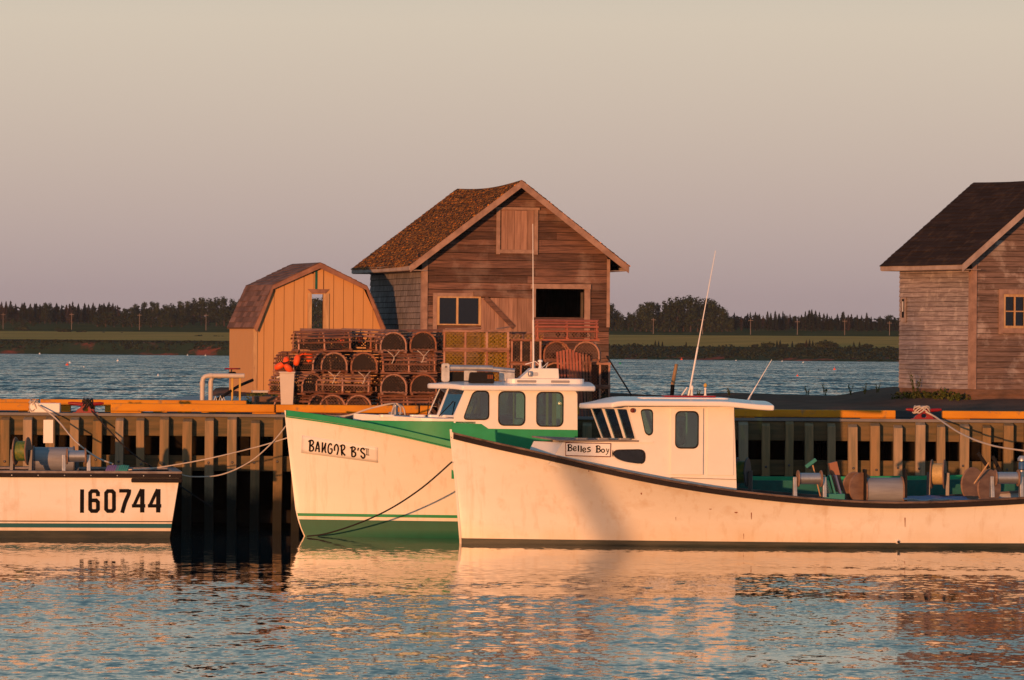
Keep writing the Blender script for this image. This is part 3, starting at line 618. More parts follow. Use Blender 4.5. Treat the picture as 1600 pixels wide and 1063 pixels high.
b = MB(); b.bb(-.03, .07, -.05, -.024, zb-.04, evl[1]-.03); b.build('corner_board', M['raw_wood'], sh)
b = MB(); b.bb(dh[0]-.11, dh[0], -.06, -.024, zb, dh[3]+.02); b.bb(dh[1], dh[1]+.15, -.06, -.024, zb, dh[3]+.02); do = b.build('door_frame', M['raw_wood'], sh)
b = MB(); b.prism([(dh[0]-.11, dh[3]+.13), (dh[1]+.15, dh[3]+.13), (dh[1]+.04, dh[3]+.02), (dh[0], dh[3]+.02)], XZ, -.062, -.024); b.build('lintel', M['shed_trim'], do)
xx = hx(492, 440)[0]; b = MB(); b.bb(xx, xx+.06, -.034, -.0235, dh[3]+.13, ztop(xx)-.06); b.build('door_gap_strip', M['teal_paint'], sh)
for x in (.1, 1.1, 2.3, WD-.3):
    for y in (.2, 2.3): b = MB(); b.bb(x, x+.35, y, y+.3, 2.3, zb-.03); b.build('foundation_block', M['foundation'], sh)
# ------------------------------------------------------------------ boats
class Boat:
    def __init__(s, root, fr, Lh, rake, stem, beam, beamw, full=(.42, 2.2), fullw=(.5, 1.7), aft=.93, flare=1.7):
        s.root = root; s.fr = fr; s.Lh = Lh; s.rake = rake; s.stem = stem; s.beam = beam; s.beamw = beamw; s.full = full; s.fullw = fullw; s.aft = aft; s.flare = flare; s.zt = [(0, 1.5), (1, 1.0)]
    def b(s, q):
        k = min(q/s.full[0], 1); return max(.008, s.beam*(1-(1-k)**s.full[1])*(1-(1-s.aft)*sm((q-.5)/.5)))
    def bw(s, q):
        k = min(q/s.fullw[0], 1); return max(.006, s.beamw*(1-(1-k)**s.fullw[1])*(1-(1-s.aft)*sm((q-.5)/.5)))
    def zs(s, q):                       # smooth sheer through the table
        if not hasattr(s, 'cache'):
            n = 120; a = [interp(s.zt, i/n) for i in range(n+1)]
            for _ in range(30): a = [a[0]]+[(a[i-1]+2*a[i]+a[i+1])/4 for i in range(1, n)]+[a[-1]]
            s.cache = a
        a = s.cache; n = len(a)-1; t = max(0, min(1, q))*n; i = min(n-1, int(t)); return lerp(a[i], a[i+1], t-i)
    def sheer(s, pts):
        tab = []
        for px, py in pts:
            q = .3
            for _ in range(25):
                x, z = s.fr.L(px, py, -s.b(q)); q = .5*q+.5*max(0, min(1, (x+s.rake)/(s.Lh+s.rake)))
            tab.append((q, z))
        s.zt = tab
        if hasattr(s, 'cache'): del s.cache
    def x0(s, z, zb): t = z/zb; return interp(s.stem, t)*(s.rake)
    def pt(s, q, z, off=0, side=-1):
        zz = s.zs(q); t = z/zz
        if t >= 0: y = s.bw(q)+(s.b(q)-s.bw(q))*min(t, 1.2)**s.flare
        else: y = s.bw(q)*max(0, 1+z/.75)**.5
        x = s.x0(z, s.zs(0))*(1-q)+q*s.Lh+s.tr(q, z)
        return Vector((x, side*(y+off), z))
    def tr(s, q, z): return getattr(s, 'trake', 0)*sm((q-.8)/.2)*z
    def qx(s, x): return max(0, min(1, (x+s.rake)/(s.Lh+s.rake)))
    def side(s, q0, q1, f0, f1, n=60, m=14, off=0, sd=-1):
        rows = []
        for i in range(n+1):
            q = lerp(q0, q1, i/n); rows.append([s.pt(q, lerp(f0(q), f1(q), j/m), off, sd) for j in range(m+1)])
        return rows
    def hull(s, m, mb, inner, zfl, qc, deckm):
        b = MB(); qs = [(i/80)**1.35 for i in range(81)]
        for sd in (-1, 1):
            rows = []
            for q in qs: rows.append([s.pt(q, z_, 0, sd) for z_ in [-.7, -.4, -.2, -.1, -.04, 0]+[s.zs(q)*(j/18) for j in range(1, 19)]])
            b.grid(rows)
        b.strip([s.pt(1, lerp(-.7, s.zs(1), j/22), 0, -1) for j in range(23)], [s.pt(1, lerp(-.7, s.zs(1), j/22), 0, 1) for j in range(23)])
        b.strip([s.pt(0, lerp(-.7, s.zs(0), j/22), 0, -1) for j in range(23)], [s.pt(0, lerp(-.7, s.zs(0), j/22), 0, 1) for j in range(23)])
        s.hullo = b.build('hull', m, s.root, smooth=40)
        b = MB()
        for sd in (-1, 1):
            rows = []
            for i in range(61):
                q = lerp(.02, .995, i/60); fl = (zfl if q > qc else s.zs(q)-.14)
                rows.append([s.pt(q, max(fl-.02, 0)+(s.zs(q)-max(fl-.02, 0))*j/4, -.07, sd) for j in range(5)])
            b.grid(rows)
        b.build('bulwark_lining', inner, s.root, smooth=40)
        for (a, c, zf, nm) in ((.0, qc, None, 'foredeck'), (qc, .995, zfl, 'cockpit_floor')):
            b = MB(); rows = []
            for i in range(41):
                q = lerp(a, c, i/40); z = s.zs(q)-.12 if zf is None else zf; p = s.pt(q, z, -.05, -1); r_ = s.pt(q, z, -.05, 1); rows.append([p.lerp(r_, k/6)+Vector((0, 0, .04*math.sin(math.pi*k/6) if zf is None else 0)) for k in range(7)])
            b.grid(rows); b.build(nm, deckm, s.root)
        # wide cap on top of the side
    def sweep(s, name, m, z0, z1, o0, o1, q0=0, q1=1, n=80, sd=(-1, 1), parent=None, top=None, bevel=.008):
        o = None
        for d in sd:
            b = MB(); rows = []
            for i in range(n+1):
                q = lerp(q0, q1, (i/n)**1.2); z = s.zs(q); f = (lambda zz, of: s.pt(q, z, 0, d)+Vector((0, d*of, zz)))
                rows.append([f(z0, o0), f(z0, o1), f(z1, o1), f(z1, o0), f(z0, o0)])
            b.grid(rows); b.add(rows[0][:4], [(0, 1, 2, 3)]); b.add(rows[-1][:4], [(3, 2, 1, 0)])
            o = b.build(name, m, parent or s.root, bevel=bevel)
        return o
    def band(s, name, m, z0, z1, off=.004, q0=0.0, q1=1, parent=None):
        for sd in (-1, 1):
            b = MB(); b.grid([[s.pt(q, z_, off, sd) for z_ in ([max(z0, -.4), -.2, -.1, -.04, 0, z1/2, z1] if z0 < 0 else [z0, (z0+z1)/2, z1])] for q in [max(q0, (i/80)**1.35) for i in range(81)]]); b.build(name, m, parent or s.hullo, smooth=60)
def boat_root(name, label, px, py, Y, ang):
    p = P(px, py, Y); p.z = 0; fr = Frame(p, ang); return thing(name, label, 'boat', fr.o, ang), fr
def panel(mb, quad, holes, th):
    A, B, C, D = map(Vector, quad); n_ = (B-A).cross(D-A).normalized()
    return mb.prism([(0, 0), (1, 0), (1, 1), (0, 1)], lambda u, v, d: A*(1-u)*(1-v)+B*u*(1-v)+C*u*v+D*(1-u)*v+n_*d, 0, th, holes)
def pane_quad(quad, h, d=.01):
    A, B, C, D = map(Vector, quad); n_ = (B-A).cross(D-A).normalized(); us = [p[0] for p in h]; vs = [p[1] for p in h]
    f = lambda u, v: A*(1-u)*(1-v)+B*u*(1-v)+C*u*v+D*(1-u)*v+n_*d
    b = MB(); b.prism(h, lambda u, v, dd: f(u, v)+n_*dd, 0, .006); return b
def win(parent, poly, y, out=-1, fm='black_rubber', gm='glass', fw=.028, nm='window', gap=.0):
    b = MB(); o = shrink(poly, fw*.55); i = shrink(poly, -fw*.45)
    b.prism(o, XZ, y, y+out*.018, [i]); f = b.build(nm, M[fm], parent, bevel=.004)
    b = MB(); b.prism(shrink(poly, .006), XZ, y-out*.018, y-out*.012); b.build('pane', M[gm], f); return f
def roof_slab(name, m, root, xf, xb, yw, ze, camber, th, bev=.03):
    """xf(y) front edge, xb(y) back edge, ze(x) edge height"""
    b = MB(); T = []; B = []
    for i in range(25):
        y = lerp(-yw, yw, i/24); rt = []; rb = []
        for j in range(25):
            x = lerp(xf(abs(y)), xb(abs(y)), j/24); z = ze(x)+camber*(1-(y/yw)**2); rt.append((x, y, z)); rb.append((x, y, z-th))
        T.append(rt); B.append(rb)
    b.grid(T); b.grid([list(reversed(r_)) for r_ in B])
    b.strip(T[0], B[0]); b.strip(T[-1], B[-1]); b.strip([r_[0] for r_ in T], [r_[0] for r_ in B]); b.strip([r_[-1] for r_ in T], [r_[-1] for r_ in B])
    me = b.build(name, m, root)
    bm = bmesh.new(); bm.from_mesh(me.data); bmesh.ops.remove_doubles(bm, verts=bm.verts, dist=1e-4); bmesh.ops.recalc_face_normals(bm, faces=bm.faces); bm.to_mesh(me.data); bm.free()
    me.data.shade_smooth(); me.data.set_sharp_from_angle(angle=R(35))
    q = me.modifiers.new('bevel', 'BEVEL'); q.width = bev; q.segments = 3; q.limit_method = 'ANGLE'; q.angle_limit = R(50); return me
# ---- casting marks and lettering on to a surface
def bvh_of(objs):
    vs = []; fs = []
    for o in objs:
        mw = Matrix.Translation(root_loc(o))@Matrix.Rotation(root_rot(o), 4, 'Z'); b0 = len(vs)
        vs += [mw@v.co for v in o.data.vertices]; fs += [tuple(b0+i for i in p.vertices) for p in o.data.polygons]
    return BVHTree.FromPolygons(vs, fs)
def top(o):
    while o.parent: o = o.parent
    return o
def root_loc(o): return top(o).location
def root_rot(o): return top(o).rotation_euler[2]
def cast(bv, fr, px, py, off):
    u, v = uv(px, py); d = Vector((u/F, 1, -v/F)).normalized(); loc, n_, i, ds = bv.ray_cast(Vector((0, 0, H)), d)
    if loc is None: return None
    if n_.dot(d) > 0: n_ = -n_
    return fr.inv(loc+n_*off)
def stroke_polys(pts, w_, smooth=True, sub=4):
    pts = [Vector(p) for p in pts]
    if smooth and len(pts) > 2:
        out = []
        for i in range(len(pts)-1):
            p0 = pts[max(i-1, 0)]; p1 = pts[i]; p2 = pts[i+1]; p3 = pts[min(i+2, len(pts)-1)]
            for k in range(sub):
                t = k/sub; out.append(.5*((2*p1)+(p2-p0)*t+(2*p0-5*p1+4*p2-p3)*t*t+(-p0+3*p1-3*p2+p3)*t**3))
        out.append(pts[-1]); pts = out
    L_ = []; R_ = []
    for i, p in enumerate(pts):
        d0 = (p-pts[i-1]).normalized() if i else None; d1 = (pts[i+1]-p).normalized() if i < len(pts)-1 else None
        d = (d0 or d1) if d0 is None or d1 is None else (d0+d1).normalized(); n_ = Vector((-d.y, d.x))
        k = 1
        if d0 is not None and d1 is not None: k = 1/max(.5, abs(n_.dot(Vector((-d0.y, d0.x)))))
        L_.append(p+n_*w_/2*k); R_.append(p-n_*w_/2*k)
    return L_, R_
def letters(name, m, parent, bv, fr, strokes, org, scl, off=.006, smooth=True):
    b = MB()
    for si, st in enumerate(strokes):
        pts, w_ = st[0], st[1]; sm_ = st[2] if len(st) > 2 else smooth
        L_, R_ = stroke_polys(pts, w_, sm_); f = lambda p: cast(bv, fr, org[0]+p.x/scl, org[1]+p.y/scl, off+si*.0002)
        A = [f(p) for p in L_]; B = [f(p) for p in R_]
        if any(x is None for x in A+B): continue
        b.strip(A, B)
    return b.build(name, m, parent, recalc=False)
# ================================================================== white boat
wb, WF = boat_root('white_lobster_boat', 'white fishing boat with black rub rail and open cockpit, nearest in front, named Belles Boy', 719, 850, 100.0, R(4.5))
WB = Boat(wb, WF, 13.4, .21, [(-1, .0), (0, 0), (.5, -.45), (1, -1)], 1.66, 1.42, full=(.36, 2.3), fullw=(.6, 1.5))
WB.trake = .12
WB.sheer([(704, 675), (716, 679), (760, 689.5), (820, 702), (885, 717), (960, 735), (1040, 751), (1100, 761), (1160, 769), (1240, 777), (1320, 783), (1400, 785.5), (1480, 783.5), (1560, 780), (1600, 778), (1700, 768)])
def W1(px, py, c=-1.04): return WF.L(px, py, c)
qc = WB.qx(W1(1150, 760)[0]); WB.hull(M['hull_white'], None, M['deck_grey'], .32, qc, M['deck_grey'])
WB.sweep('rub_rail', M['black_rubber'], -.125, -.03, -.01, .045, 0.004); WB.sweep('gunwale_cap', M['brown_rail'], -.028, .012, -.13, .052, 0.004)
WB.band('boot_top', M['dark_bottom'], -.4, .105, .009)
b = MB(); zt = WB.zs(0)
ring = []
for j in range(15):
    z = lerp(-.3, zt+.05, j/14); xx = WB.x0(z, zt); ring.append([(xx-.012, -.008, z), (xx+.03, -.028, z), (xx+.03, .028, z), (xx-.012, .008, z), (xx-.012, -.008, z)])
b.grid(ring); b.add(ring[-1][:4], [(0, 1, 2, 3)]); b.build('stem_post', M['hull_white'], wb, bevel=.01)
# trunk cabin + pilothouse side walls
def tri_win(a): return roundpoly(a, .07)
c_ = 1.04; zfl = .32
out = [W1(879, 691.5), W1(996, 690), W1(981, 636), W1(1147, 636), W1(1151, 765)]; xa_ = out[-1][0]; out.append((xa_, zfl)); xf_ = W1(857, 713)[0]
for k in range(9): x_ = lerp(xa_-.02, xf_, k/8); out.append((x_, WB.zs(WB.qx(x_))-.20))
sw_ = roundpoly([W1(1000.5, 640.5), W1(1019.5, 640.5), W1(1019.5, 679.5), W1(1009, 679.5)], .085)
p0 = W1(1055, 700); p1 = W1(1090.5, 643.5); dw = rrect(p0[0], p1[0], p0[1], p1[1], .10)
ow = roundpoly([W1(957.5, 703.5), W1(1007.5, 702.5), W1(1007, 726), W1(975, 722), W1(957.5, 714)], .13)
ow2 = roundpoly([W1(957, 703), W1(1007.5, 702.5), W1(1007.5, 726.5), W1(982, 722.5)], .12)
for sd in (-1, 1):
    b = MB(); b.prism(out, XZ, sd*c_, sd*(c_-.04), [sw_, dw, ow]); wn = b.build('cabin_side', M['white_glossy' if 0 else 'white_paint'], wb)
    win(wn, sw_, sd*c_-.0 if sd < 0 else c_, sd); 
    win(wn, ow, sd*c_, sd, gm='glass_dark')
    a = W1(1048.5, 638); c = W1(1098, 742); b = MB(); b.prism([(a[0], c[1]), (c[0], c[1]), (c[0], a[1]), (a[0], a[1])], XZ, sd*(c_+.003), sd*(c_+.05), [shrink(dw, .012)]); dr = b.build('door', M['white_paint'], wn, bevel=.006)
    win(dr, dw, sd*(c_+.05), sd)
    a = W1(1106, 638); c = W1(1146, 743); b = MB(); b.prism([(a[0], c[1]), (c[0], c[1]), (c[0], a[1]), (a[0], a[1])], XZ, sd*(c_+.003), sd*(c_+.022)); b.build('door_panel', M['white_paint'], wn, bevel=.004)
    a = W1(1048, 746); c = W1(1151, 749); b = MB(); b.prism([(a[0], a[1]), (c[0], c[1]), (c[0], c[1]-.012), (a[0], a[1]-.012)], XZ, sd*(c_+.001), sd*(c_+.012)); b.build('seam', M['trunk_top'], wn)
    a = W1(945, 690.5); c = W1(1021, 691); b = MB(); b.prism([(a[0], a[1]+.012), (c[0], c[1]+.012), (c[0], c[1]-.012), (a[0], a[1]-.012)], XZ, sd*(c_+.001), sd*(c_+.018)); b.build('moulding', M['white_paint'], wn)
# windscreen
Cb = WF.L(941, 688, 0); Ct = WF.L(921, 636, 0); Nb = W1(996, 690); Nt = W1(981, 636)
hl = [[(a, .07), (c, .07), (c-.0, .93), (a, .93)] for a, c in ((.03, .30), (.36, .63), (.69, .95))]
for sd in (-1, 1):
    q = [(Cb[0], 0, Nb[1]), (Nb[0], sd*(c_-.002), Nb[1]), (Nt[0], sd*(c_-.002), Nt[1]), (Ct[0], 0, Nt[1])]
    hr = [roundpoly(h_, .03) for h_ in hl]; b = MB(); panel(b, q, hr, .03*sd); ws = b.build('windscreen', M['white_paint'], wb)
    for h_ in hr: pane_quad(q, h_, .012*sd).build('pane', M['glass_clear'], ws)
# trunk front and top
tf = WF.L(838, 690, 0)[0]; tn = W1(879, 691.5)[0]; tz = W1(900, 691.5)[1]
for sd in (-1, 1):
    zf_ = WB.zs(WB.qx(tn-.2))-.16; b = MB(); b.add([(tf-.05, 0, tz), (tn, sd*c_, tz), (tn-.26, sd*c_, zf_), (tf-.25, 0, zf_)], [(0, 1, 2, 3)]); b.build('trunk_front', M['white_paint'], wb)
b = MB(); pl = [(tf-.09, 0), (tn-.06, -c_-.03), (W1(998, 690)[0], -c_-.03), (W1(998, 690)[0], c_+.03), (tn-.06, c_+.03)]
b.prism(pl, lambda u, v, d: (u, v, d+.07*(1-(v/1.2)**2)), tz+.002, tz+.035); b.build('trunk_top', M['trunk_top'], wb, bevel=.006)
for k in range(3):
    b = MB(); x = tn+.25+k*.42; b.prism(rrect(x, x+.26, -.95, -.70, .05), lambda u, v, d: (u, v, d), tz+.05, tz+.085); b.build('vent', M['drum_grey'], wb)
b = MB(); b.bb(W1(1147, 640)[0]-.04, W1(1147, 640)[0]-.01, -c_+.045, -.45, zfl, W1(1147, 640)[1]); b.bb(W1(1147, 640)[0]-.04, W1(1147, 640)[0]-.01, .35, c_-.045, zfl, W1(1147, 640)[1]); b.build('aft_bulkhead', M['white_paint'], wb)
b = MB(); b.bb(tn+1.2, W1(1147, 640)[0]-.1, -c_+.05, c_-.05, 1.15, 1.2); b.build('cabin_sole', M['interior'], wb)
b = MB(); b.bb(W1(1000, 640)[0], W1(1030, 640)[0], -.9, .9, 1.6, 2.05); b.build('helm_console', M['interior'], wb, bevel=.03)
# roof
xt = WF.L(905, 632, 0)[0]; xn = WF.L(958, 630, -1.4)[0]; xbk = WF.L(1196, 636, 0)[0]; ztp = WF.L(1050, 627, -1.4)[1]; zbk = WF.L(1190, 633.5, -1.4)[1]; zfr = WF.L(905, 631, 0)[1]
roof_slab('cabin_roof', M['white_glossy'], wb, lambda y: lerp(xt, xn, (y/1.4)**1.3), lambda y: xbk-.0*(y/1.4), 1.36, lambda x: ztp+(-.14*(sm((xn+.25-x)/(xn-xt+.25)))) + (zbk-ztp)*sm((x-(xbk-1.1))/1.1), .07, .105)
a = WF.L(990, 622, 0)[0]; c = WF.L(1133, 628, 0)[0]; zr = ztp+.05
b = MB(); b.prism(rrect(a, c, -.85, .85, .15), lambda u, v, d: (u, v, d+.01), zr-.06, WF.L(1060, 622.0, -.4)[1]); hatch = b.build('roof_hatch', M['white_glossy'], wb, bevel=.03)
zh = WF.L(1060, 622.0, -.4)[1]+.01
for u0, u1 in ((1010, 1050), (1073, 1112)):
    b = MB(); b.prism(rrect(WF.L(u0, 625, -.87)[0], WF.L(u1, 625, -.87)[0], zh-.075, zh-.035, .015), XZ, -.862, -.852); b.build('grille', M['drum_grey'], hatch)
b = MB(); b.bb(WF.L(1036, 621, 0)[0], WF.L(1116, 621, 0)[0], -.25, .25, zh+.001, zh+.035); b.build('base_board', M['red_paint'], wb)
zb_ = zh+.035
def whip(name, root, fr, px0, py0, px1, py1, c, r0, r1, base=.12, mt='white_glossy'):
    a = fr.L(px0, py0, c); e_ = fr.L(px1, py1, c); b = MB(); A = Vector((a[0], c, a[1])); E = Vector((e_[0], c, e_[1])); b.tube([A, A.lerp(E, .33), A.lerp(E, .34), E], [r0, r0, (r0+r1)/2, r1], 6); o = b.build(name, M[mt], root)
    b = MB(); d = (E-A).normalized(); b.tube([A-Vector((0, 0, .02)), A+d*base], [r0*2.4, r0*1.7], 8); b.build('base', M['galv'], o); return o
whip('whip_antenna', wb, WF, 1076, 619, 1118, 392, .05, .018, .006)
whip('whip_antenna', wb, WF, 1168, 626, 1206, 562, .2, .012, .005)
b = MB(); x, z = WF.L(1081, 620, -.05); b.lathe([(.03, 0), (.025, .03), (.02, .10), (.028, .115), (.035, .13), (.035, .17), (.02, .195)], (x, -.05, zb_), n=12); b.build('gps_dome', M['white_glossy'], wb, smooth=40)
b = MB(); x, z = WF.L(1102, 620, -.05); b.lathe([(.035, 0), (.02, .03), (.018, .12), (.026, .13), (.026, .15), (.012, .155)], (x, -.05, zb_), n=12); l_ = b.build('light_mast', M['white_glossy'], wb, smooth=40)
b = MB(); b.lathe([(.005, 0), (.028, .02), (.035, .045), (.028, .07), (.005, .09)], (x, -.05, zb_+.157), n=12); b.build('lamp', M['ochre'], l_, smooth=60)
b = MB(); b.tube([(W1(1076, 618, 0)[0]-.14, 0, zb_), (W1(1076, 618, 0)[0]-.03, 0, zb_+.16)], .012, 6); b.build('antenna_stay', M['white_glossy'], wb)
a = W1(992, 641.5); b = MB(); b.lathe([(.03, 0), (.045, .02), (.045, .07), (.03, .08)], (a[0]-.05, -c_-.002, a[1]), (0, -1, 0), 12); b.build('horn_light', M['maroon'], wb, smooth=40)
# sign
bvc = bvh_of([o for o in bpy.data.objects if o.parent == wb and o.name.startswith('cabin_side')])
b = MB(); pq = [W1(883.4, 691.3), W1(954.9, 692.7), W1(954, 714.6), W1(883.4, 712.6)]; b.prism(pq, XZ, -c_-.002, -c_-.014, ); sg = b.build('name_board', M['maroon'], wb)
b = MB(); pq2 = shrink(pq, -.030); b.prism([W1(884.4, 692.6), W1(953.6, 693.9), W1(952.8, 713.2), W1(884.4, 711.3)], XZ, -c_-.0145, -c_-.0175); pb = b.build('board_face', M['white_glossy'], sg)
BB = [([(238, 232), (236, 405)], 42, False), ([(205, 250), (235, 228), (275, 226), (318, 250), (315, 292), (250, 314)], 26), ([(250, 314), (312, 326), (332, 360), (310, 392), (260, 404), (203, 404)], 28)]
EE = [([(372, 356), (436, 338), (444, 305), (410, 288), (376, 312), (366, 350), (382, 388), (415, 402), (464, 376)], 27)]
sh_ = lambda S, dx, dy: [([(x+dx, y+dy) for x, y in s_[0]], s_[1])+tuple(s_[2:]) for s_ in S]
belle = BB+EE+[([(514, 252), (512, 422)], 38, False), ([(490, 262), (520, 256)], 16, False), ([(586, 264), (584, 436)], 38, False), ([(562, 274), (592, 268)], 16, False)]+sh_(EE, 263, 36)+[([(848, 308), (805, 306), (768, 334), (790, 362), (834, 378), (838, 408), (800, 424), (748, 430)], 30)]
belle += sh_(BB, 787, 36)+[([(1190, 350), (1230, 375), (1232, 420), (1195, 446), (1155, 425), (1148, 380), (1190, 350)], 28), ([(1275, 350), (1298, 358), (1305, 410), (1335, 436)], 22), ([(1358, 345), (1335, 425), (1310, 480), (1272, 516)], 20)]
letters('lettering', M['black_ink'], pb, bvh_of([pb]), WF, belle, (875, 682), 17.78, .003)
b = MB()
for (x, y, l_, w2) in ((1174, 803, 9, 1.6), (1162, 838, 8, 1.0), (1414, 812, 14, 1.8), (1056, 811, 5, 1), (990, 728, 2, 3), (1432, 801, 2, 2), (920, 733, 2, 2), (1060, 772, 2, 2)):
    pass
bvw = bvh_of([WB.hullo])
for i, (x, y, l_, w2) in enumerate([(1174, 801, 11, 1.6), (1162, 834, 9, 1.0), (1414, 809, 15, 1.8), (1056, 808, 5, 1), (920, 735, 2.5, 2), (1002, 770, 3, 2.5), (1150, 800, 2, 6), (1110, 795, 1.2, 5)]):
    pts = [cast(bvw, WF, x-w2/2, y, .004), cast(bvw, WF, x+w2/2, y, .004), cast(bvw, WF, x+w2*.25, y+l_, .004), cast(bvw, WF, x-w2*.2, y+l_*.9, .004)]
    if all(pts): b = MB(); b.add(pts, [(0, 1, 2, 3)]); b.build('rust_streak', M['rust'], WB.hullo, recalc=False)
a = cast(bvw, WF, 1402, 846.5, .002); b = MB(); b.lathe([(.035, 0), (.045, .02), (.03, .05)], a, (0, -1, 0), 12); o = b.build('drain', M['white_paint'], WB.hullo); b = MB(); b.lathe([(.024, 0), (.024, .004)], a+Vector((.012, -.052, -.004)), (0, -1, 0), 10); b.build('drain_hole', M['black'], o)
# ================================================================== green boat
gb, GF = boat_root('green_lobster_boat', 'white fishing boat with green gunwale, cabin band and waterline, lettered BANGOR B\'S', 475, 838, 103.2, R(4.5))
GB = Boat(gb, GF, 15.0, .415, [(-1, .6), (-.2, .25), (0, 0), (.08, -.22), (.2, -.42), (.45, -.60), (.7, -.79), (1, -1)], 1.66, 1.45, full=(.36, 2.25), fullw=(.55, 1.6), flare=1.9)
GB.sheer([(443, 641.5), (480, 646), (541, 655), (621, 671), (701, 691), (800, 714), (900, 733), (1000, 745), (1150, 752), (1300, 753), (1500, 751), (1600, 748)])
def G1(px, py, c=-1.1): return GF.L(px, py, c)
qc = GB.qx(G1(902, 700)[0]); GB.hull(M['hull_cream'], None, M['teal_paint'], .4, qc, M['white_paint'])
GB.sweep('gunwale', M['green_paint'], -.105, .015, -.10, .03, .002); GB.sweep('gunwale_bead', M['green_paint'], -.135, -.11, -.01, .018, .002)
GB.band('waterline_stripe', M['green_paint'], .405, .465, .009, .0015); GB.band('bottom_paint', M['green_bottom'], -.45, .34, .009, .0015)
GB.sweep('aft_washboard', M['teal_paint'], -.42, .02, -.06, .034, qc+.01, 1, bevel=0)
for k in range(3): GB.sweep('bulwark_batten', M['teal_paint'], -.30-.14*k, -.20-.14*k, -.20, -.09, qc+.02, .99, sd=(1,), bevel=0)
# trunk
tz = G1(650, 658.5)[1]; hw_ = 1.1
yy_ = [.18+.92*math.sin(k/10*math.pi/2) for k in range(11)]; xs_ = [G1(552+160*(k/10)**1.15, 655, -yy_[k])[0] for k in range(11)]
xb_ = G1(902.3, 660)[0]
plan = list(zip(xs_, [-y for y in yy_]))+[(xs_[-1]+.4, -1.1), (xs_[-1]+.4, 1.1)]+list(reversed(list(zip(xs_, yy_))))
b = MB(); b.prism(plan, lambda u, v, d: (u, v, d if d > 2 else GB.zs(GB.qx(u))-.22), 1.45, tz); b.build('trunk_side', M['green_paint'], gb, smooth=40)
b = MB(); b.prism(shrink(plan, -.01), lambda u, v, d: (u, v, d+(.09*(1-(v/1.15)**2) if d > tz+.02 else 0)), tz+.002, tz+.045); b.build('trunk_top', M['white_paint'], gb, bevel=.01)
for u0, u1 in ((592, 616), (640, 664), (668, 700)):
    b = MB(); b.prism(rrect(G1(u0, 652, -.5)[0], G1(u1, 652, -.5)[0], -.75, -.35, .06), lambda u, v, d: (u, v, d), tz+.07, tz+.125); b.build('deck_hatch', M['white_glossy'], gb, bevel=.01)
# pilothouse
Tn = G1(729, 604); Bn = G1(709, 652)
out = [Bn, Tn, G1(896, 606), G1(902, 616), G1(902.3, 672)]; out.append((out[-1][0], .4)); out.append((Bn[0], 1.4))
w1 = roundpoly([G1(742, 611.5), G1(763.5, 611.5), G1(763.5, 655.6), G1(724.5, 655.6), G1(727, 645)], .085)
w1 = roundpoly([G1(740, 611.5), G1(763.5, 611.5), G1(763.5, 655.6), G1(723.5, 655.6)], .10)
p0 = G1(779, 664.5); p1 = G1(820, 612.5); w2 = rrect(p0[0], p1[0], p0[1], p1[1], .11)
p0 = G1(838.5, 666); p1 = G1(879.6, 613.6); w3 = rrect(p0[0], p1[0], p0[1], p1[1], .11)
for sd in (-1, 1):
    b = MB(); b.prism(out, XZ, sd*1.1, sd*1.06, [w1, w2, w3]); wn = b.build('cabin_side', M['white_paint'], gb)
    for w_ in (w1, w2, w3): win(wn, w_, sd*1.1, sd)
    g = [G1(706, 660.8), G1(752, 662.6), G1(763, 670), G1(902.6, 672)]; g += [(g[-1][0], 1.2), (g[0][0], 1.2)]
    b = MB(); b.prism(g, XZ, sd*1.101, sd*1.112); b.build('green_band', M['green_paint'], wn)
Mb_ = GF.L(682, 651, -.45); Mt = GF.L(701, 604, -.45); Cb = GF.L(667, 651, .4); Ct = GF.L(688, 604, .4)
pts_b = [(Cb[0], .4, Bn[1]), (Mb_[0], -.45, Bn[1]), (Bn[0], -1.098, Bn[1])]; pts_t = [(Ct[0], .4, Tn[1]), (Mt[0], -.45, Tn[1]), (Tn[0], -1.098, Tn[1])]
for i in range(2):
    q = [pts_b[i], pts_b[i+1], pts_t[i+1], pts_t[i]]; h_ = roundpoly([(.08, .06), (.94, .06), (.94, .95), (.08, .95)], .03) if i == 0 else roundpoly([(.10, .06), (.93, .06), (.97, .95), (.06, .95)], .03)
    b = MB(); panel(b, q, [h_], -.03); ws = b.build('windscreen', M['white_paint'], gb); pane_quad(q, h_, -.012).build('pane', M['glass_clear'], ws)
q = [(Cb[0], .4, Bn[1]), (Bn[0], 1.098, Bn[1]), (Tn[0], 1.098, Tn[1]), (Ct[0], .4, Tn[1])]; h_ = roundpoly([(.08, .06), (.92, .06), (.92, .95), (.08, .95)], .03)
b = MB(); panel(b, q, [h_], .03); ws = b.build('windscreen', M['white_paint'], gb); pane_quad(q, h_, .012).build('pane', M['glass_clear'], ws)
for (a, c, yy2) in (((690, 651), (716, 627), -.8), ((672, 650), (677, 629), -.1)):
    A = GF.L(*a, yy2); C_ = GF.L(*c, yy2); b = MB(); b.tube([(A[0]-.06, yy2-.05, A[1]), (C_[0]-.10, yy2-.08, C_[1])], .012, 6); b.build('wiper', M['black'], gb)
b = MB(); b.bb(Bn[0]+.1, xb_-.1, -1.05, 1.05, 1.3, 1.35); b.build('cabin_sole', M['interior'], gb)
b = MB(); b.bb(Bn[0]+.15, Bn[0]+.75, -1.0, 1.0, 1.9, 2.3); b.build('helm_console', M['interior'], gb, bevel=.03)
b = MB(); b.bb(xb_-.06, xb_-.02, -1.05, -.3, .5, Tn[1]-.02); b.bb(xb_-.06, xb_-.02, .3, 1.05, .5, Tn[1]-.02); b.build('aft_bulkhead', M['interior'], gb)
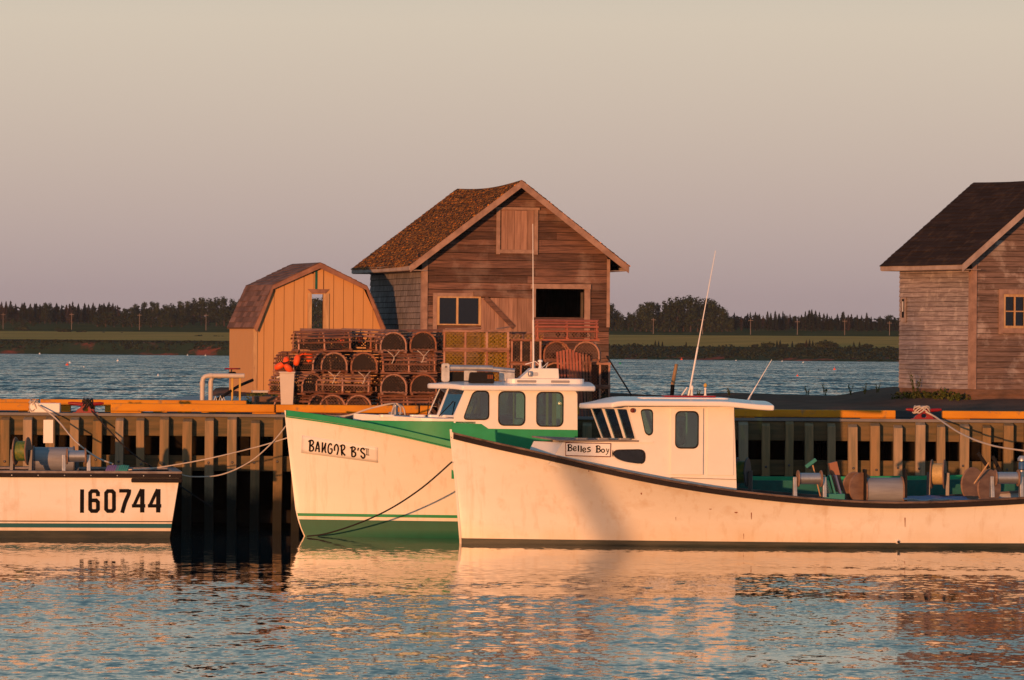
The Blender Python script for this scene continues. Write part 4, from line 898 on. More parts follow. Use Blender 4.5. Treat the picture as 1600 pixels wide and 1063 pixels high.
for px, w_ in ((799, .025), (851, .05), (862, .085), (873, .03)):
    x = G1(px, 640, -.4)[0]; b = MB(); b.bb(x-w_/2, x+w_/2, -1.0, -.95, 1.36, Tn[1]-.02); b.build('cabin_post', M['ochre'], gb)
b = MB(); x = G1(809, 655, -.8)[0]; b.bb(x-.1, x+.1, -.98, -.8, 2.1, 2.42); b.build('instrument', M['galv'], gb, bevel=.02)
wc_ = G1(739, 640, -.3); b = MB(); b.tube([(wc_[0]+.06*math.sin(a), -.45+.2*math.cos(a), wc_[1]+.19*math.sin(a)) for a in [2*math.pi*k/20 for k in range(21)]], .014, 6); b.tube([(wc_[0], -.65, wc_[1]), (wc_[0], -.25, wc_[1])], .012, 5); b.build('steering_wheel', M['galv'], gb, smooth=60)
b = MB(); sx_ = G1(809, 650, -.2)[0]; b.bb(sx_-.2, sx_+.2, -.2, .25, 1.36, 1.85); b.bb(sx_+.16, sx_+.22, -.2, .25, 1.85, 2.35); b.build('helm_seat', M['brown_box'], gb, bevel=.03)
xt = GF.L(668, 598, 0)[0]; xn = GF.L(722, 604, -1.28)[0]; xbk = GF.L(927, 608, -.8)[0]; ztp = GF.L(820, 603, -1.28)[1]
roof_slab('cabin_roof', M['white_glossy'], gb, lambda y: lerp(xt, xn, (y/1.28)**1.2), lambda y: xbk, 1.28, lambda x: ztp-.05*sm((xn-x)/(xn-xt)), .075, .105)
a = GF.L(789, 597, -.2)[0]; c = GF.L(909, 600, -.2)[0]; zr = ztp+.16
b = MB(); b.prism(rrect(a, c, -.85, .75, .15), lambda u, v, d: (u, v, d), ztp+.02, zr-.02); hatch = b.build('roof_hatch', M['white_glossy'], gb, bevel=.03)
for u0, u1 in ((808, 838), (861, 890)):
    b = MB(); b.prism(rrect(GF.L(u0, 600, -.87)[0], GF.L(u1, 600, -.87)[0], zr-.10, zr-.05, .015), XZ, -.862, -.853); b.build('grille', M['drum_grey'], hatch)
mb0 = [GF.L(811, 597, -.3), GF.L(872, 597, -.3), GF.L(871, 576, -.3), GF.L(829, 575.6, -.3)]; mb0[0] = (mb0[0][0], zr-.019); mb0[1] = (mb0[1][0], zr-.019)
b = MB(); b.prism(mb0, XZ, -.55, .15); mbx = b.build('mast_box', M['white_paint'], gb, bevel=.012)
b = MB(); b.prism(rrect(GF.L(832, 590, -.56)[0], GF.L(841, 590, -.56)[0], zr+.03, zr+.11, .03), XZ, -.552, -.556); b.build('box_label', M['galv'], mbx)
zmt = mb0[2][1]
whip('whip_antenna', gb, GF, 833.5, 576, 832.5, 350, -.2, .019, .006)
b = MB(); x = GF.L(844, 575, -.2)[0]; b.lathe([(.045, 0), (.03, .03), (.025, .12), (.05, .13), (.05, .16), (.03, .175)], (x, -.2, zmt), n=12); b.build('light_mast', M['white_glossy'], gb, smooth=40)
b = MB(); b.tube([(x-.3, -.2, zmt+.08), (x-.1, -.2, zmt+.14), (x+.05, -.2, zmt+.02), (x+.16, -.2, zmt+.12), (x+.12, -.2, zmt+.01)], .009, 5); b.build('antenna_cable', M['white_glossy'], gb)
x, z = GF.L(828, 584, -.57); b = MB(); b.lathe([(.03, 0), (.045, .03), (.045, .09), (.03, .11)], (x, -.60, z-.06), n=12); b.build('deck_lamp', M['galv'], gb, smooth=40)
# hauling boom and boxes on the roof
bo = thing('hauling_boom', 'grey steel tube boom with hinge bracket lying on the green boat roof', 'boom', GF.o, GF.a)
A = GF.L(702, 575, -.3); C_ = GF.L(804, 580, -.3); Q = GF.L(770, 576, -.3)
b = MB(); b.tube([(A[0], -.3, A[1]), (Q[0], -.3, Q[1])], .062, 14); b.build('boom_tube', M['galv'], bo, smooth=40)
b = MB(); b.tube([(Q[0]-.05, -.3, Q[1]-.012), (C_[0], -.3, C_[1])], .052, 14); b.build('boom_tube', M['galv'], bo, smooth=40)
b = MB(); x0, z0_ = GF.L(690, 592, -.3); x1, z1_ = GF.L(702, 568, -.3); b.prism(rrect(x0, x1, z0_-.06, z1_, .04), XZ, -.40, -.36); b.prism(rrect(x0, x1, z0_-.06, z1_, .04), XZ, -.24, -.20); b.build('hinge_bracket', M['galv'], bo, bevel=.006)
b = MB(); b.lathe([(.02, 0), (.02, .03)], ((x0+x1)/2, -.40, z1_-.07), (0, -1, 0), 8); b.build('hinge_pin', M['dark_steel'], bo)
for u0, u1 in ((725, 745), (780, 804)):
    a = GF.L(u0, 583, -.3); c = GF.L(u1, 583, -.3); b = MB(); b.bb(a[0], c[0], -.33, -.27, ztp+.09, a[1]+.05); b.build('saddle', M['galv'], bo)
for nm, lb, u0, v0, u1, v1, yy3 in (('storage_box', 'low black box under the boom hinge on the green boat roof', 699, 581.6, 731, 592.5, -.1), ('storage_box', 'larger black box in front of the boom tube on the green boat roof', 732, 582, 772, 597.5, -.75)):
    a = GF.L(u0, v1, yy3); c = GF.L(u1, v0, yy3); b = MB(); b.prism(roundpoly([(a[0], ztp+.045), (c[0], ztp+.045), (c[0]-.02, c[1]), (a[0]+.03, c[1])], .04), XZ, yy3-.14, yy3+.14); o = b.build(nm, M['black'], bevel=.012); o.location = GF.o; o.rotation_euler = (0, 0, GF.a); tag(o, lb, 'box')
    if yy3 < -.5:
        b = MB()
        for k in range(3): b.bb(c[0]-.14+k*.04, c[0]-.12+k*.04, yy3-.145, yy3-.1405, (ztp+c[1])/2, c[1]-.05)
        b.build('marking', M['rust'], o)
# name panel + lettering on the bow
bvg = bvh_of([GB.hullo]); Z = lambda x, y: (465+x/11.85, 672+y/11.85)
b = MB(); cs = [Z(85, 95), Z(1490, 325), Z(1492, 607), Z(68, 425)]; rows = []
for j in range(5):
    rr = []
    for i in range(21):
        u, v = i/20, j/4; px = lerp(lerp(cs[0][0], cs[1][0], u), lerp(cs[3][0], cs[2][0], u), v); py = lerp(lerp(cs[0][1], cs[1][1], u), lerp(cs[3][1], cs[2][1], u), v); rr.append(cast(bvg, GF, px, py, .004))
    rows.append(rr)
b.grid(rows); nb = b.build('name_board', M['white_paint'], GB.hullo, smooth=60, solid=.002)
bang = [([(238, 200), (232, 300), (228, 390)], 32), ([(205, 218), (240, 192), (280, 196), (298, 232), (280, 268), (245, 286)], 28), ([(245, 286), (290, 312), (298, 352), (275, 384), (226, 388)], 28),
        ([(378, 212), (355, 310), (333, 398)], 28), ([(378, 212), (396, 300), (404, 410)], 30), ([(345, 345), (398, 342)], 22),
        ([(466, 225), (462, 320), (458, 418)], 27), ([(458, 410), (495, 320), (526, 235)], 22), ([(526, 235), (514, 330), (514, 390), (532, 420)], 26),
        ([(634, 285), (618, 252), (588, 268), (570, 330), (572, 400), (604, 436), (636, 410), (640, 352), (606, 348)], 26),
        ([(688, 385), (690, 310), (722, 266), (750, 300), (756, 370), (732, 458)], 27),
        ([(818, 285), (816, 380), (824, 470)], 28), ([(788, 302), (828, 276), (866, 286), (876, 325), (856, 360), (820, 378)], 26), ([(824, 378), (850, 430), (886, 470)], 27),
        ([(1014, 318), (1008, 400), (1010, 484)], 28), ([(976, 332), (1020, 310), (1060, 322), (1068, 356), (1016, 396)], 26), ([(1016, 396), (1066, 412), (1078, 455), (1050, 490), (1006, 484)], 28),
        ([(1132, 326), (1117, 378)], 24), ([(1238, 372), (1226, 338), (1192, 340), (1174, 376), (1196, 410), (1238, 444), (1246, 490), (1214, 518), (1172, 470)], 28),
        ([(1256, 340), (1326, 350)], 12), ([(1282, 350), (1282, 455)], 9), ([(1308, 352), (1308, 458)], 9), ([(1268, 455), (1332, 463)], 12)]
letters('lettering', M['black_ink'], nb, bvg, GF, bang, (465, 672), 11.85, .014)
# bow bitt with ropes
bi = thing('mooring_bitt', 'grey mooring post with rope turns on the green boat foredeck', 'mooring post', GF.o, GF.a)
x, z = GF.L(618, 655, 0); b = MB(); b.lathe([(.05, 0), (.05, .38), (.06, .40), (.06, .43)], (x, 0, z-.15), n=10); b.build('post', M['galv'], bi, smooth=40)
b = MB(); b.tube([(x-.14, 0, z+.12), (x+.14, 0, z+.12)], .022, 8); b.build('cross_pin', M['galv'], bi)
# ================================================================== left boat
lb_, LF = boat_root('moored_boat', 'white boat stern with number 160744 and teal waterline stripe at the left edge', 265, 838, 103.1, R(180))
LF = Frame(lb_.location, R(6)); lb_.rotation_euler = (0, 0, R(6))
def L1(px, py, c=-1.55): return LF.L(px, py, c)
zt = L1(281, 741)[1]; XL = -7.5; xt0 = 0; xt1 = L1(281, 740)[0]
def lp(x, z, off=0, sd=-1):
    y = 1.5+.07*(z/zt)+off; y = y if z >= 0 else 1.5*(1+z); return Vector((x, sd*y, z))
def xe(z): return lerp(L1(265, 838)[0], xt1, z/zt)
b = MB()
for sd in (-1, 1):
    b.grid([[lp(lerp(XL, xe(z), i/30), z, 0, sd) for i in range(31)] for z in [-.5+(zt+.5)*j/12 for j in range(13)]])
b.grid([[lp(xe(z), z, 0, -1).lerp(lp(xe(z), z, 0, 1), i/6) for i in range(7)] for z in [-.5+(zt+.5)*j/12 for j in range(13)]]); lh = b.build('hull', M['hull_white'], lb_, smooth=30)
b = MB(); b.bb(XL, xt1-.05, -1.50, 1.50, zt-.12, zt-.06); b.build('deck', M['deck_grey'], lb_)
def lband(nm, m, z0, z1, off, x1=None, parent=None, d=.012):
    for sd in (-1, 1):
        b = MB(); b.grid([[lp(XL, z_, off, sd), lp(xe(z_)+.004, z_, off, sd)] for z_ in ([z0, z0*.6, z0*.3, 0, z1] if z0 < 0 else [z0, z1])]); b.build(nm, m, lh)
lband('boot_top', M['dark_bottom'], -.3, .14, .004); lband('teal_stripe', M['teal_stripe'], .20, .285, .004); lband('pin_stripe', M['black_ink'], .318, .336, .004)
for sd in (-1, 1):
    b = MB(); y = sd*1.57; b.bb(XL, xt1+.04, y-.002*sd, y+sd*.05, zt-.08, zt+.005); b.build('rub_rail', M['black_rubber'], lb_, bevel=.01)
    b = MB(); b.bb(XL, xt1+.045, sd*1.40, sd*1.625, zt+.007, zt+.055); b.build('gunwale_cap', M['trunk_top'], lb_, bevel=.01)
    b = MB(); a = L1(205, 745)[0]; b.bb(a, xt1+.05, y, y+sd*.065, zt-.17, zt-.082); b.build('corner_fender', M['black_rubber'], lb_, bevel=.02)
b = MB(); b.bb(xt1-.14, xt1+.045, -1.395, 1.395, zt+.007, zt+.055); b.build('gunwale_cap', M['trunk_top'], lb_, bevel=.01)
for k in range(14): b = MB(); b.lathe([(.014, 0), (.010, .008)], (xt1-.2-k*.52, -1.622, zt-.035), (0, -1, 0), 8); b.build('rail_screw', M['galv'], lb_)
bvl = bvh_of([lh])
num = [([(182, 98), (180, 465)], 62, 0), ([(430, 207), (430, 155), (405, 125), (335, 125), (308, 155), (308, 408), (335, 437), (405, 437), (430, 408), (430, 300), (403, 270), (310, 270)], 60, 0),
       ([(618, 125), (585, 125), (557, 155), (557, 408), (585, 437), (652, 437), (680, 408), (680, 155), (652, 125), (616, 125)], 60, 0),
       ([(762, 121), (920, 121)], 56, 0), ([(918, 100), (910, 170), (855, 300), (808, 466)], 62, 1)]
four = [([(1124, 93), (1121, 460)], 68, 0), ([(1112, 96), (1055, 215), (984, 372)], 52, 0), ([(960, 356), (1170, 356)], 54, 0)]
num += four+sh_(four, 250, 0)
letters('registration_number', M['black_ink'], lh, bvl, LF, num, (110, 755), 10.0, .006)
# ------------------------------------------------------------------ lobster traps
TL, TW, TH_ = 1.15, .56, .43
def arch(x, r=.28, leg=.15, n=14):
    return [(x, -r, 0), (x, -r, leg*.5)]+[(x, -r*math.cos(math.pi*i/n), leg+r*math.sin(math.pi*i/n)) for i in range(n+1)]+[(x, r, leg*.5), (x, r, 0)]
def make_trap(label, lath='lath', hoop='hoop', nt_='net_brown', L_=TL, endnet=True, sidenet=True, bridle=False, nl=8, wire=False):
    t = thing('lobster_trap', label, 'lobster trap'); h = L_/2
    b = MB()
    for y in (-.25, .25): b.bb(-h-.03, h+.03, y-.022, y+.022, -.0, .035)
    for x in (-h+.02, 0, h-.02): b.bb(x-.03, x+.03, -.29, .29, .036, .066)
    for k in range(5): y = -.2+k*.1; b.bb(-h, h, y-.02, y+.02, .067, .078)
    b.build('base', M[lath], t)
    for x in (-h+.025, 0, h-.025): b = MB(); b.tube([Vector(p)+Vector((0, 0, .03)) for p in arch(x, .27, .13)], .020, 6); b.build('hoop', M[hoop], t, smooth=50)
    b = MB(); r = .29
    for k in range(nl):
        a = R(28+124*k/(nl-1))+rnd.uniform(-.02, .02); y = -r*math.cos(a); z = .16+r*math.sin(a); n_ = Vector((0, -math.cos(a), math.sin(a))); j = rnd.uniform(-.02, .02)
        b.beam((-h-.02+j, y, z), (h+.02+j, y+rnd.uniform(-.01, .01), z), .044, .011, up=n_)
    for y in (-.285, .285): b.beam((-h-.01, y, .20), (h+.01, y, .20), .011, .034)
    b.build('laths', M[lath], t)
    if sidenet:
        for sd in (-1, 1): b = MB(); b.add([(-h, sd*.262, .07), (h, sd*.262, .07), (h, sd*.27, .24), (-h, sd*.27, .24)], [(0, 1, 2, 3)]); b.build('side_netting', M[nt_], t)
    if endnet:
        for x in (-h+.03, h-.03): b = MB(); p = [(x, y, z+.03) for _, y, z in arch(x, .262, .13)]; b.add(p, [tuple(range(len(p)))]); b.build('end_netting', M[nt_], t)
    b = MB(); p = [(.03, y, z+.03) for _, y, z in arch(0, .25, .12)]; b.add(p, [tuple(range(len(p)))]); b.build('parlour_netting', M[nt_], t)
    b = MB()
    for k in range(5): x = rnd.uniform(-h*.8, h*.8); b.lathe([(.01, 0), (.05, .03), (.06, .07), (.03, .12)], (x, rnd.uniform(-.15, .15), .08), n=7)
    b.build('bait_bags', M['bait'], t)
    if bridle:
        b = MB(); x = h+.025; b.tube([(x-.03, -.14, .05), (x+.03, -.05, -.03), (x+.035, 0, -.09), (x+.03, .05, -.03), (x-.03, .14, .06)], .008, 5); b.tube([(x+.035, 0, -.09), (x+.04, -.01, -.14), (x+.04, -.05, -.22)], .010, 5); b.build('bridle', M['rope'], t)
    return t
def make_box_trap(label, L_=1.36, h_=.41, nt_='net_yellow', lath='lath'):
    t = thing('lobster_trap', label, 'lobster trap'); h = L_/2; b = MB()
    for z in (.02, h_-.02):
        for y in (-.27, .27): b.bb(-h-.02, h+.02, y-.02, y+.02, z-.018, z+.018)
        for x in (-h, 0, h): b.bb(x-.018, x+.018, -.249, .249, z-.017, z+.017)
    b.build('frame', M[lath], t)
    for x in (-h+.01, -h/3, h/3, h-.01):
        for y in (-.27, .27): b = MB(); b.bb(x-.02, x+.02, y-.018, y+.018, .039, h_-.039); b.build('upright', M['hoop'], t)
    b = MB()
    for k in range(6): y = -.24+k*.096; b.bb(-h-.01, h+.01, y-.022, y+.022, h_+.0, h_+.012)
    b.build('laths', M[lath], t)
    for sd in (-1, 1): b = MB(); y = sd*.262; b.add([(-h, y, .03), (h, y, .03), (h, y, h_-.03), (-h, y, h_-.03)], [(0, 1, 2, 3)]); b.build('side_netting', M[nt_], t)
    for x in (-h, h): b = MB(); b.add([(x, -.26, .03), (x, .26, .03), (x, .26, h_-.03), (x, -.26, h_-.03)], [(0, 1, 2, 3)]); b.build('end_netting', M[nt_], t)
    for sx in (-1, 1):
        b = MB(); ra = [(sx*(h-.03), y, z) for y, z in ((-.24, .05), (.24, .05), (.24, h_-.05), (-.24, h_-.05))]; rb = [(sx*h*.45, y, z) for y, z in ((-.06, h_/2-.05), (.06, h_/2-.05), (.06, h_/2+.06), (-.06, h_/2+.06))]
        b.grid([ra+[ra[0]], rb+[rb[0]]]); b.build('net_funnel', M[nt_], t)
    return t
ORD = ['leftmost', 'second from left', 'third from left', 'fourth from left', 'fifth from left', 'sixth from left']
TF = Frame(P(458, 0, 107.05).xy.to_3d(), R(11))
pA = make_trap('proto'); pB = make_trap('proto', bridle=True); pC = make_trap('proto', 'lath', 'hoop', 'net_pink'); pD = make_trap('proto', 'red_trap', 'red_trap', 'net_pink', L_=1.30)
pY = make_box_trap('proto'); pZ = make_box_trap('proto', .62, .50, 'net_brown')
used = set()
def trap(proto, px, z, label, kind, c=0, rot=0, tilt=0, fr=TF, group='lobster traps stacked on the wharf', half=None):
    """kind: 'end' shows its arched end, 'side' its long side; c = depth of the front face"""
    hy = {'end': (.575 if half is None else half), 'side': .29, 'skew': .45}[kind]
    x = fr.L(px, 560, c)[0]; p = fr.W(x, c+hy, z)
    rz = fr.a+(R(-90) if kind == 'end' else 0)+R(rot)
    if proto.name not in used: used.add(proto.name); o = proto; o.location = p; o.rotation_euler = (R(rnd.uniform(-1, 1)), R(tilt), rz); o['label'] = label
    else: o = copy_tree(proto, p, (R(rnd.uniform(-1.2, 1.2)), R(tilt), rz), label)
    o['group'] = group; return o
Z_ = [3.705, 3.26, 2.815, 2.37]; RN = ['top', 'second', 'third', 'bottom']
for px, r, k, pr, rot, tl, lb in [
    (506, 0, 'side', pA, 4, -1.5, 'long arched lobster trap side-on at the top left corner of the stack'),
    (615, 0, 'end', pB, 0, 1, 'lobster trap end-on with hanging twine, left of two arches in the top row'),
    (663, 0, 'end', pB, -2, -1, 'lobster trap end-on with hanging twine, right of two arches in the top row'),
    (478, 1, 'skew', pA, -52, 0, 'lobster trap turned askew with orange floats, left end of second row'),
    (521, 1, 'end', pB, 2, 0, 'arched lobster trap end-on in second row, directly right of the orange floats'),
    (571, 1, 'end', pB, -2, 0, 'arched lobster trap end-on in second row, right one of its pair'),
    (639, 1, 'side', pC, 1, 0, 'lobster trap side-on in second row beneath the two top arches'),
    (468, 2, 'skew', pA, -60, 0, 'lobster trap turned askew beside the white bin, third row'),
    (536, 2, 'side', pC, -1, 1, 'lobster trap side-on in third row beneath the pair of twined arches'),
    (615, 2, 'end', pA, 1, 0, 'arched lobster trap end-on in third row, left of the two right arches'),
    (664, 2, 'end', pA, -2, 0, 'arched lobster trap end-on in third row, next to the green boat roof'),
    (476, 3, 'skew', pA, -58, 0, 'lobster trap turned askew beside the white bin, bottom row'),
    (519, 3, 'end', pC, 2, 0, 'netted arched lobster trap end-on behind yellow kerb, left of two'),
    (562, 3, 'end', pC, -1, 0, 'netted arched lobster trap end-on behind yellow kerb, right of two'),
    (638, 3, 'side', pA, 0, 0, 'lobster trap side-on in the bottom row behind the yellow kerb'),
]: trap(pr, px, Z_[r], lb, k, 0, rot, tl)
for ci, px in enumerate((515, 580, 650)):
    for r in range(4):
        trap(pA, px, Z_[r]+(.04 if r == 0 else 0), f'lobster trap in the back layer of the left stack, {RN[r]} row, {ORD[ci]}', 'side', 1.22 if r else .75+.47*(ci != 1), rnd.uniform(-4, 4), rnd.uniform(-1, 1))
YF = Frame(P(692, 0, 107.7).xy.to_3d(), R(3)); YZ = [3.78, 3.36, 2.94, 2.52]
for r in range(4): trap(pY, 744, YZ[r], f'yellow netted box trap in the middle pile, {["topmost", "second down", "third down", "lowest"][r]} of four', 'side', 0, rnd.uniform(-1.5, 1.5), 0, YF)
for r in range(4): trap(pY, 800, YZ[r]-.04, f'dim netted box trap set behind the yellow pile, {["topmost", "second down", "third down", "lowest"][r]} of four', 'side', .95, rnd.uniform(-3, 3), 0, YF)
QF = Frame(P(838, 0, 107.7).xy.to_3d(), R(2))
trap(pD, 886, 3.975, 'reddish arched lobster trap side-on, topmost of the right pile under the barn hatch', 'side', 0, 1, 0, QF)
trap(pC, 868, 3.53, 'netted arched trap end-on under the reddish topmost trap, left of two', 'end', .05, 3, 0, QF)
trap(pC, 919, 3.53, 'netted arched trap end-on under the reddish topmost trap, right of two', 'end', .05, -4, 0, QF)
for r in range(2):
    trap(pZ, 822, 3.50-.51*r, f'dark square fronted box trap beside the whip antenna, {["upper", "lower"][r]} of two', 'side', -.02, 0, 0, QF)
    trap(pZ, 930, 3.02-.51*r, f'weathered box trap right of the lath bundle, {["upper", "lower"][r]} of two', 'side', .25, 0, 0, QF)
    trap(pA, 868, 3.08-.45*r, f'arched trap hidden behind the lath bundle, {["upper", "lower"][r]} of two', 'end', .3, 0, 0, QF)
bu = thing('lath_bundle', 'bundle of upright reddish laths leaning against the right pile of traps', 'lath bundle')
for k in range(11):
    t = k/10; x0 = QF.L(lerp(871, 921, t), 545, -.2); x1 = QF.L(lerp(876, 925, t), 628, -.3); A = QF.W(x1[0], -.34+.04*(k % 2), 2.38); B = QF.W(x0[0], -.06-.03*(k % 2), lerp(3.80, 3.66, abs(t-.35)*1.5)+rnd.uniform(-.02, .02))
    b = MB(); b.beam(A, B, .045, .022, up=(0, 1, 0)); b.build('lath', M['red_trap' if t < .75 else 'lath'], bu)
b = MB(); A = QF.W(QF.L(895, 592, -.3)[0], -.26, 3.0); B = QF.W(QF.L(924, 592, -.3)[0], -.26, 2.97); b.tube([A, B], .008, 5); b.build('tie', M['black'], bu)
for i, (a, c, z) in enumerate([((697, 512), (728, 507), 0), ((716, 512), (752, 509), .1), ((775, 510), (796, 506), .2)]):
    A = P(*a, 108+z); C_ = P(*c, 108.3+z); A.z = 4.215; C_.z = 4.225+.02*i; b = MB(); b.beam(A, C_, .05, .02); tag(b.build('loose_lath', M['trim_wood']), ['short loose lath lying on the left end of the yellow pile', 'loose lath on the middle of the yellow trap pile', 'loose lath on the right end of the yellow trap pile'][i], 'lath')
# white bin and floats
bn = thing('fish_bin', 'tall white plastic bin holding orange floats, left of the trap stack', 'bin'); bX = P(449, 600, 107.0)
b = MB(); n = 4
def sq(h, z): return [(bX.x+sx*h, 107.0+sy*h, z) for sx, sy in ((-1, -1), (1, -1), (1, 1), (-1, 1), (-1, -1))]
b.grid([sq(.115, 2.365), sq(.155, 3.26), sq(.172, 3.26), sq(.172, 3.29), sq(.145, 3.29), sq(.11, 2.45)]); b.build('body', M['pvc'], bn, bevel=.012)
b = MB(); b.tube([(bX.x-.14, 106.95, 3.19), (bX.x-.21, 106.95, 3.17), (bX.x-.14, 107.05, 3.15)], .018, 6); b.build('handle', M['pvc'], bn)
def floatb(loc, label, ax=(0, .3, 1), s=1):
    t = thing('float', label, 'float', loc, 0, 'orange floats in and beside the bin'); b = MB(); b.lathe([(.02, -.12*s), (.055*s, -.10*s), (.07*s, -.02), (.07*s, .04), (.05*s, .10*s), (.02, .12*s)], d=ax, n=14); b.build('body', M['orange_buoy'], t, smooth=50)
    d = Vector(ax).normalized(); b = MB(); b.tube([d*.14*s, d*.22*s], .012, 6); b.build('stick', M['black'], t)
for px, py, Y, l, ax in [(437, 572, 106.9, 'orange float at the left rim of the white bin', (1, -.2, .5)), (447, 566, 107.05, 'orange float upright at the back of the white bin', (.1, .3, 1)), (451, 576, 106.85, 'orange float lying low at the front of the white bin', (-.6, -.4, .6)),
    (464, 563, 107.0, 'orange float between the bin and the askew trap', (.2, .2, 1)), (476, 556, 107.35, 'orange float inside the askew trap of the second row', (.9, .1, .3)), (484, 560, 107.3, 'orange float squeezed right of the askew trap', (.1, .1, 1)), (562, 530, 108.2, 'orange float showing between the long top trap and the arches', (.1, .4, 1)), (533, 536, 107.9, 'orange float seen through the long top left trap', (1, .1, .1))]:
    floatb(P(px, py, Y), l, ax)
# ------------------------------------------------------------------ cleats, ropes, pipes
def cleat(px, py, label, col_='red_paint', rot=0):
    X = (px-800)*106.5/F; t = thing('mooring_cleat', label, 'cleat', (X, 106.5, ZD+.046), rot)
    b = MB(); b.prism([(-.22, 0), (.22, 0), (.17, .07), (.09, .12), (.09, .19), (-.09, .19), (-.09, .12), (-.17, .07)], XZ, -.09, .09, [rrect(-.05, .05, .03, .11, .03)]); b.build('body', M[col_], t, bevel=.015)
    b = MB(); b.tube([(-.37, 0, .20), (-.3, 0, .195), (0, 0, .17), (.3, 0, .195), (.37, 0, .20)], [.022, .035, .045, .035, .022], 10); b.build('horns', M[col_], t, smooth=50)
    b = MB(); b.bb(-.26, .26, -.13, .13, -.0, .012); b.build('base_plate', M[col_], t); return t
cleat(135, 640, 'dark red cleat wound with black rope at the left of the wharf'); cleat(1444, 650, 'dark red cleat with pale rope between the yellow kerbs at the right')
def rope(name, label, pts, r=.018, m='rope', cat='rope', sub=6, group=None):
    P_ = [Vector(p) for p in pts]; out = []
    for i in range(len(P_)-1):
        p0 = P_[max(i-1, 0)]; p1 = P_[i]; p2 = P_[i+1]; p3 = P_[min(i+2, len(P_)-1)]
        for k in range(sub): t = k/sub; out.append(.5*((2*p1)+(p2-p0)*t+(2*p0-5*p1+4*p2-p3)*t*t+(-p0+3*p1-3*p2+p3)*t**3))
    out.append(P_[-1]); b = MB(); b.tube(out, r, 6); o = b.build(name, M[m], smooth=60); return tag(o, label, cat, group)
def coil(c, n, rx, ry, rz, r=.014, seed=1):
    g = random.Random(seed); pts = []
    for i in range(n*10): a = 2*math.pi*i/10+g.uniform(-.15, .15); k = 1+g.uniform(-.18, .18); pts.append(Vector(c)+Vector((rx*math.cos(a)*k, ry*math.sin(a)*k, rz*math.sin(a*1.37+i*.3)*k)))
    return pts
rope('rope_coil', 'pale rope wound on the white kerb piece at the far left', coil(P(53, 634, 106.45), 5, .10, .16, .11, .014, 3)+[P(60, 631, 106.3)], .014, sub=2)
rope('mooring_line', 'pale mooring line from white kerb piece down to the left boat', [P(60, 633, 106.2), P(88, 655, 105.8), P(118, 690, 105), P(150, 714, 104.2), P(176, 725, 103.4)], .016)
rope('rope_coil', 'black rope wrapped over the left dark red cleat', coil((P(137, 636, 106.5).x, 106.5, ZD+.22), 4, .10, .12, .10, .016, 5), .016, 'rope_dark', sub=2)
rope('mooring_line', 'black mooring line slanting down from the left dark red cleat', [P(143, 642, 106.3), P(170, 672, 105.9), P(200, 703, 105.6), P(240, 732, 105.4), P(330, 792, 105.2)], .016, 'rope_dark')
rope('mooring_line', 'upper taut pale line from the left boat stern to the green bow', [P(180, 735, 103.0), P(205, 734, 102.7), P(245, 731, 102.9), P(320, 718, 103), P(400, 699, 103.1), P(450, 684, 103.25)], .014)
rope('mooring_line', 'lower sagging pale line from the left boat stern to the green bow', [P(278, 740, 102.6), P(300, 745, 102.7), P(345, 742, 102.9), P(390, 722, 103), P(425, 692, 103.1), P(448, 664, 103.25)], .014)
rope('mooring_line', 'dark line hanging from the white bow to the waterline of the green bow', [P(480, 838, 102.6), P(510, 834, 102.3), P(560, 818, 101.6), P(610, 795, 101.0), P(660, 762, 100.3), P(706, 722, 99.9)], .016, 'rope_dark')
rope('mooring_line', 'pale line from the right cleat sagging off the right edge', [P(1447, 644, 106.4), P(1462, 652, 106.1), P(1500, 677, 104.6), P(1545, 695, 103), P(1600, 704.5, 101.5), P(1680, 712, 100)], .019)
rope('rope_coil', 'pale rope turns piled on the right dark red cleat', coil((P(1440, 640, 106.5).x, 106.5, ZD+.24), 4, .16, .12, .07, .016, 8), .016, sub=2)
rope('foredeck_rope', 'pale rope draped over the mooring post on the green foredeck', [P(500, 655, 103.3), P(545, 649, 103.2), P(570, 641, 103.2), P(600, 633, 103.2), P(618, 631, 103.3), P(630, 637, 103.4), P(633, 652, 103.4)], .018)
rope('foredeck_rope', 'second pale rope loop hanging from the mooring post', [P(611, 650, 103.0), P(615, 636, 103.1), P(619, 631, 103.2), P(626, 638, 103.1), P(624, 652, 103.0)], .018)
rope('guy_cable', 'black cable slanting from the right barn corner to the ground', [P(948, 557, 131), P(966, 585, 129.5), P(986, 617, 128)], .022, 'rope_dark', 'cable')
rope('hose', 'black hose rising behind the yellow kerb left of the tan shed', [P(338, 625, 112), P(352, 617, 112), P(372, 604, 112.3), P(395, 594, 112.6)], .035, 'black', 'hose')
pi_ = thing('drain_pipes', 'pair of white plastic pipes bent over beside the tan shed', 'pipe')
for px, pt_ in ((316, 587), (329, 587.5)):
    a = P(px, 628, 112.0+.2*(px > 320)); Y = a.y; t_ = P(px, pt_, Y); b = MB(); zz = t_.z; b.tube([(a.x, Y, 2.36), (a.x, Y, zz-.14), (a.x+.02, Y, zz-.06), (a.x+.06, Y, zz-.02), (a.x+.14, Y, zz), (P(382 if px < 320 else 376, pt_, Y).x, Y, zz)], .052, 12); b.build('pipe', M['pvc'], pi_, smooth=50)
    b = MB(); b.tube([(a.x, Y, zz-.22), (a.x, Y, zz-.15)], .061, 12); b.tube([(a.x+.15, Y, zz), (a.x+.22, Y, zz)], .061, 12); b.build('elbow_collar', M['pvc'], pi_, smooth=50)
vc = P(363, 586, 112.2); va = thing('pipe_valve', 'valve with flat red handwheel on the white pipe beside the tan shed', 'valve', vc)
b = MB(); b.lathe([(.06, -.07), (.085, -.05), (.085, .05), (.06, .07)], d=(0, 0, 1), n=14); b.build('valve_body', M['black'], va, smooth=40)
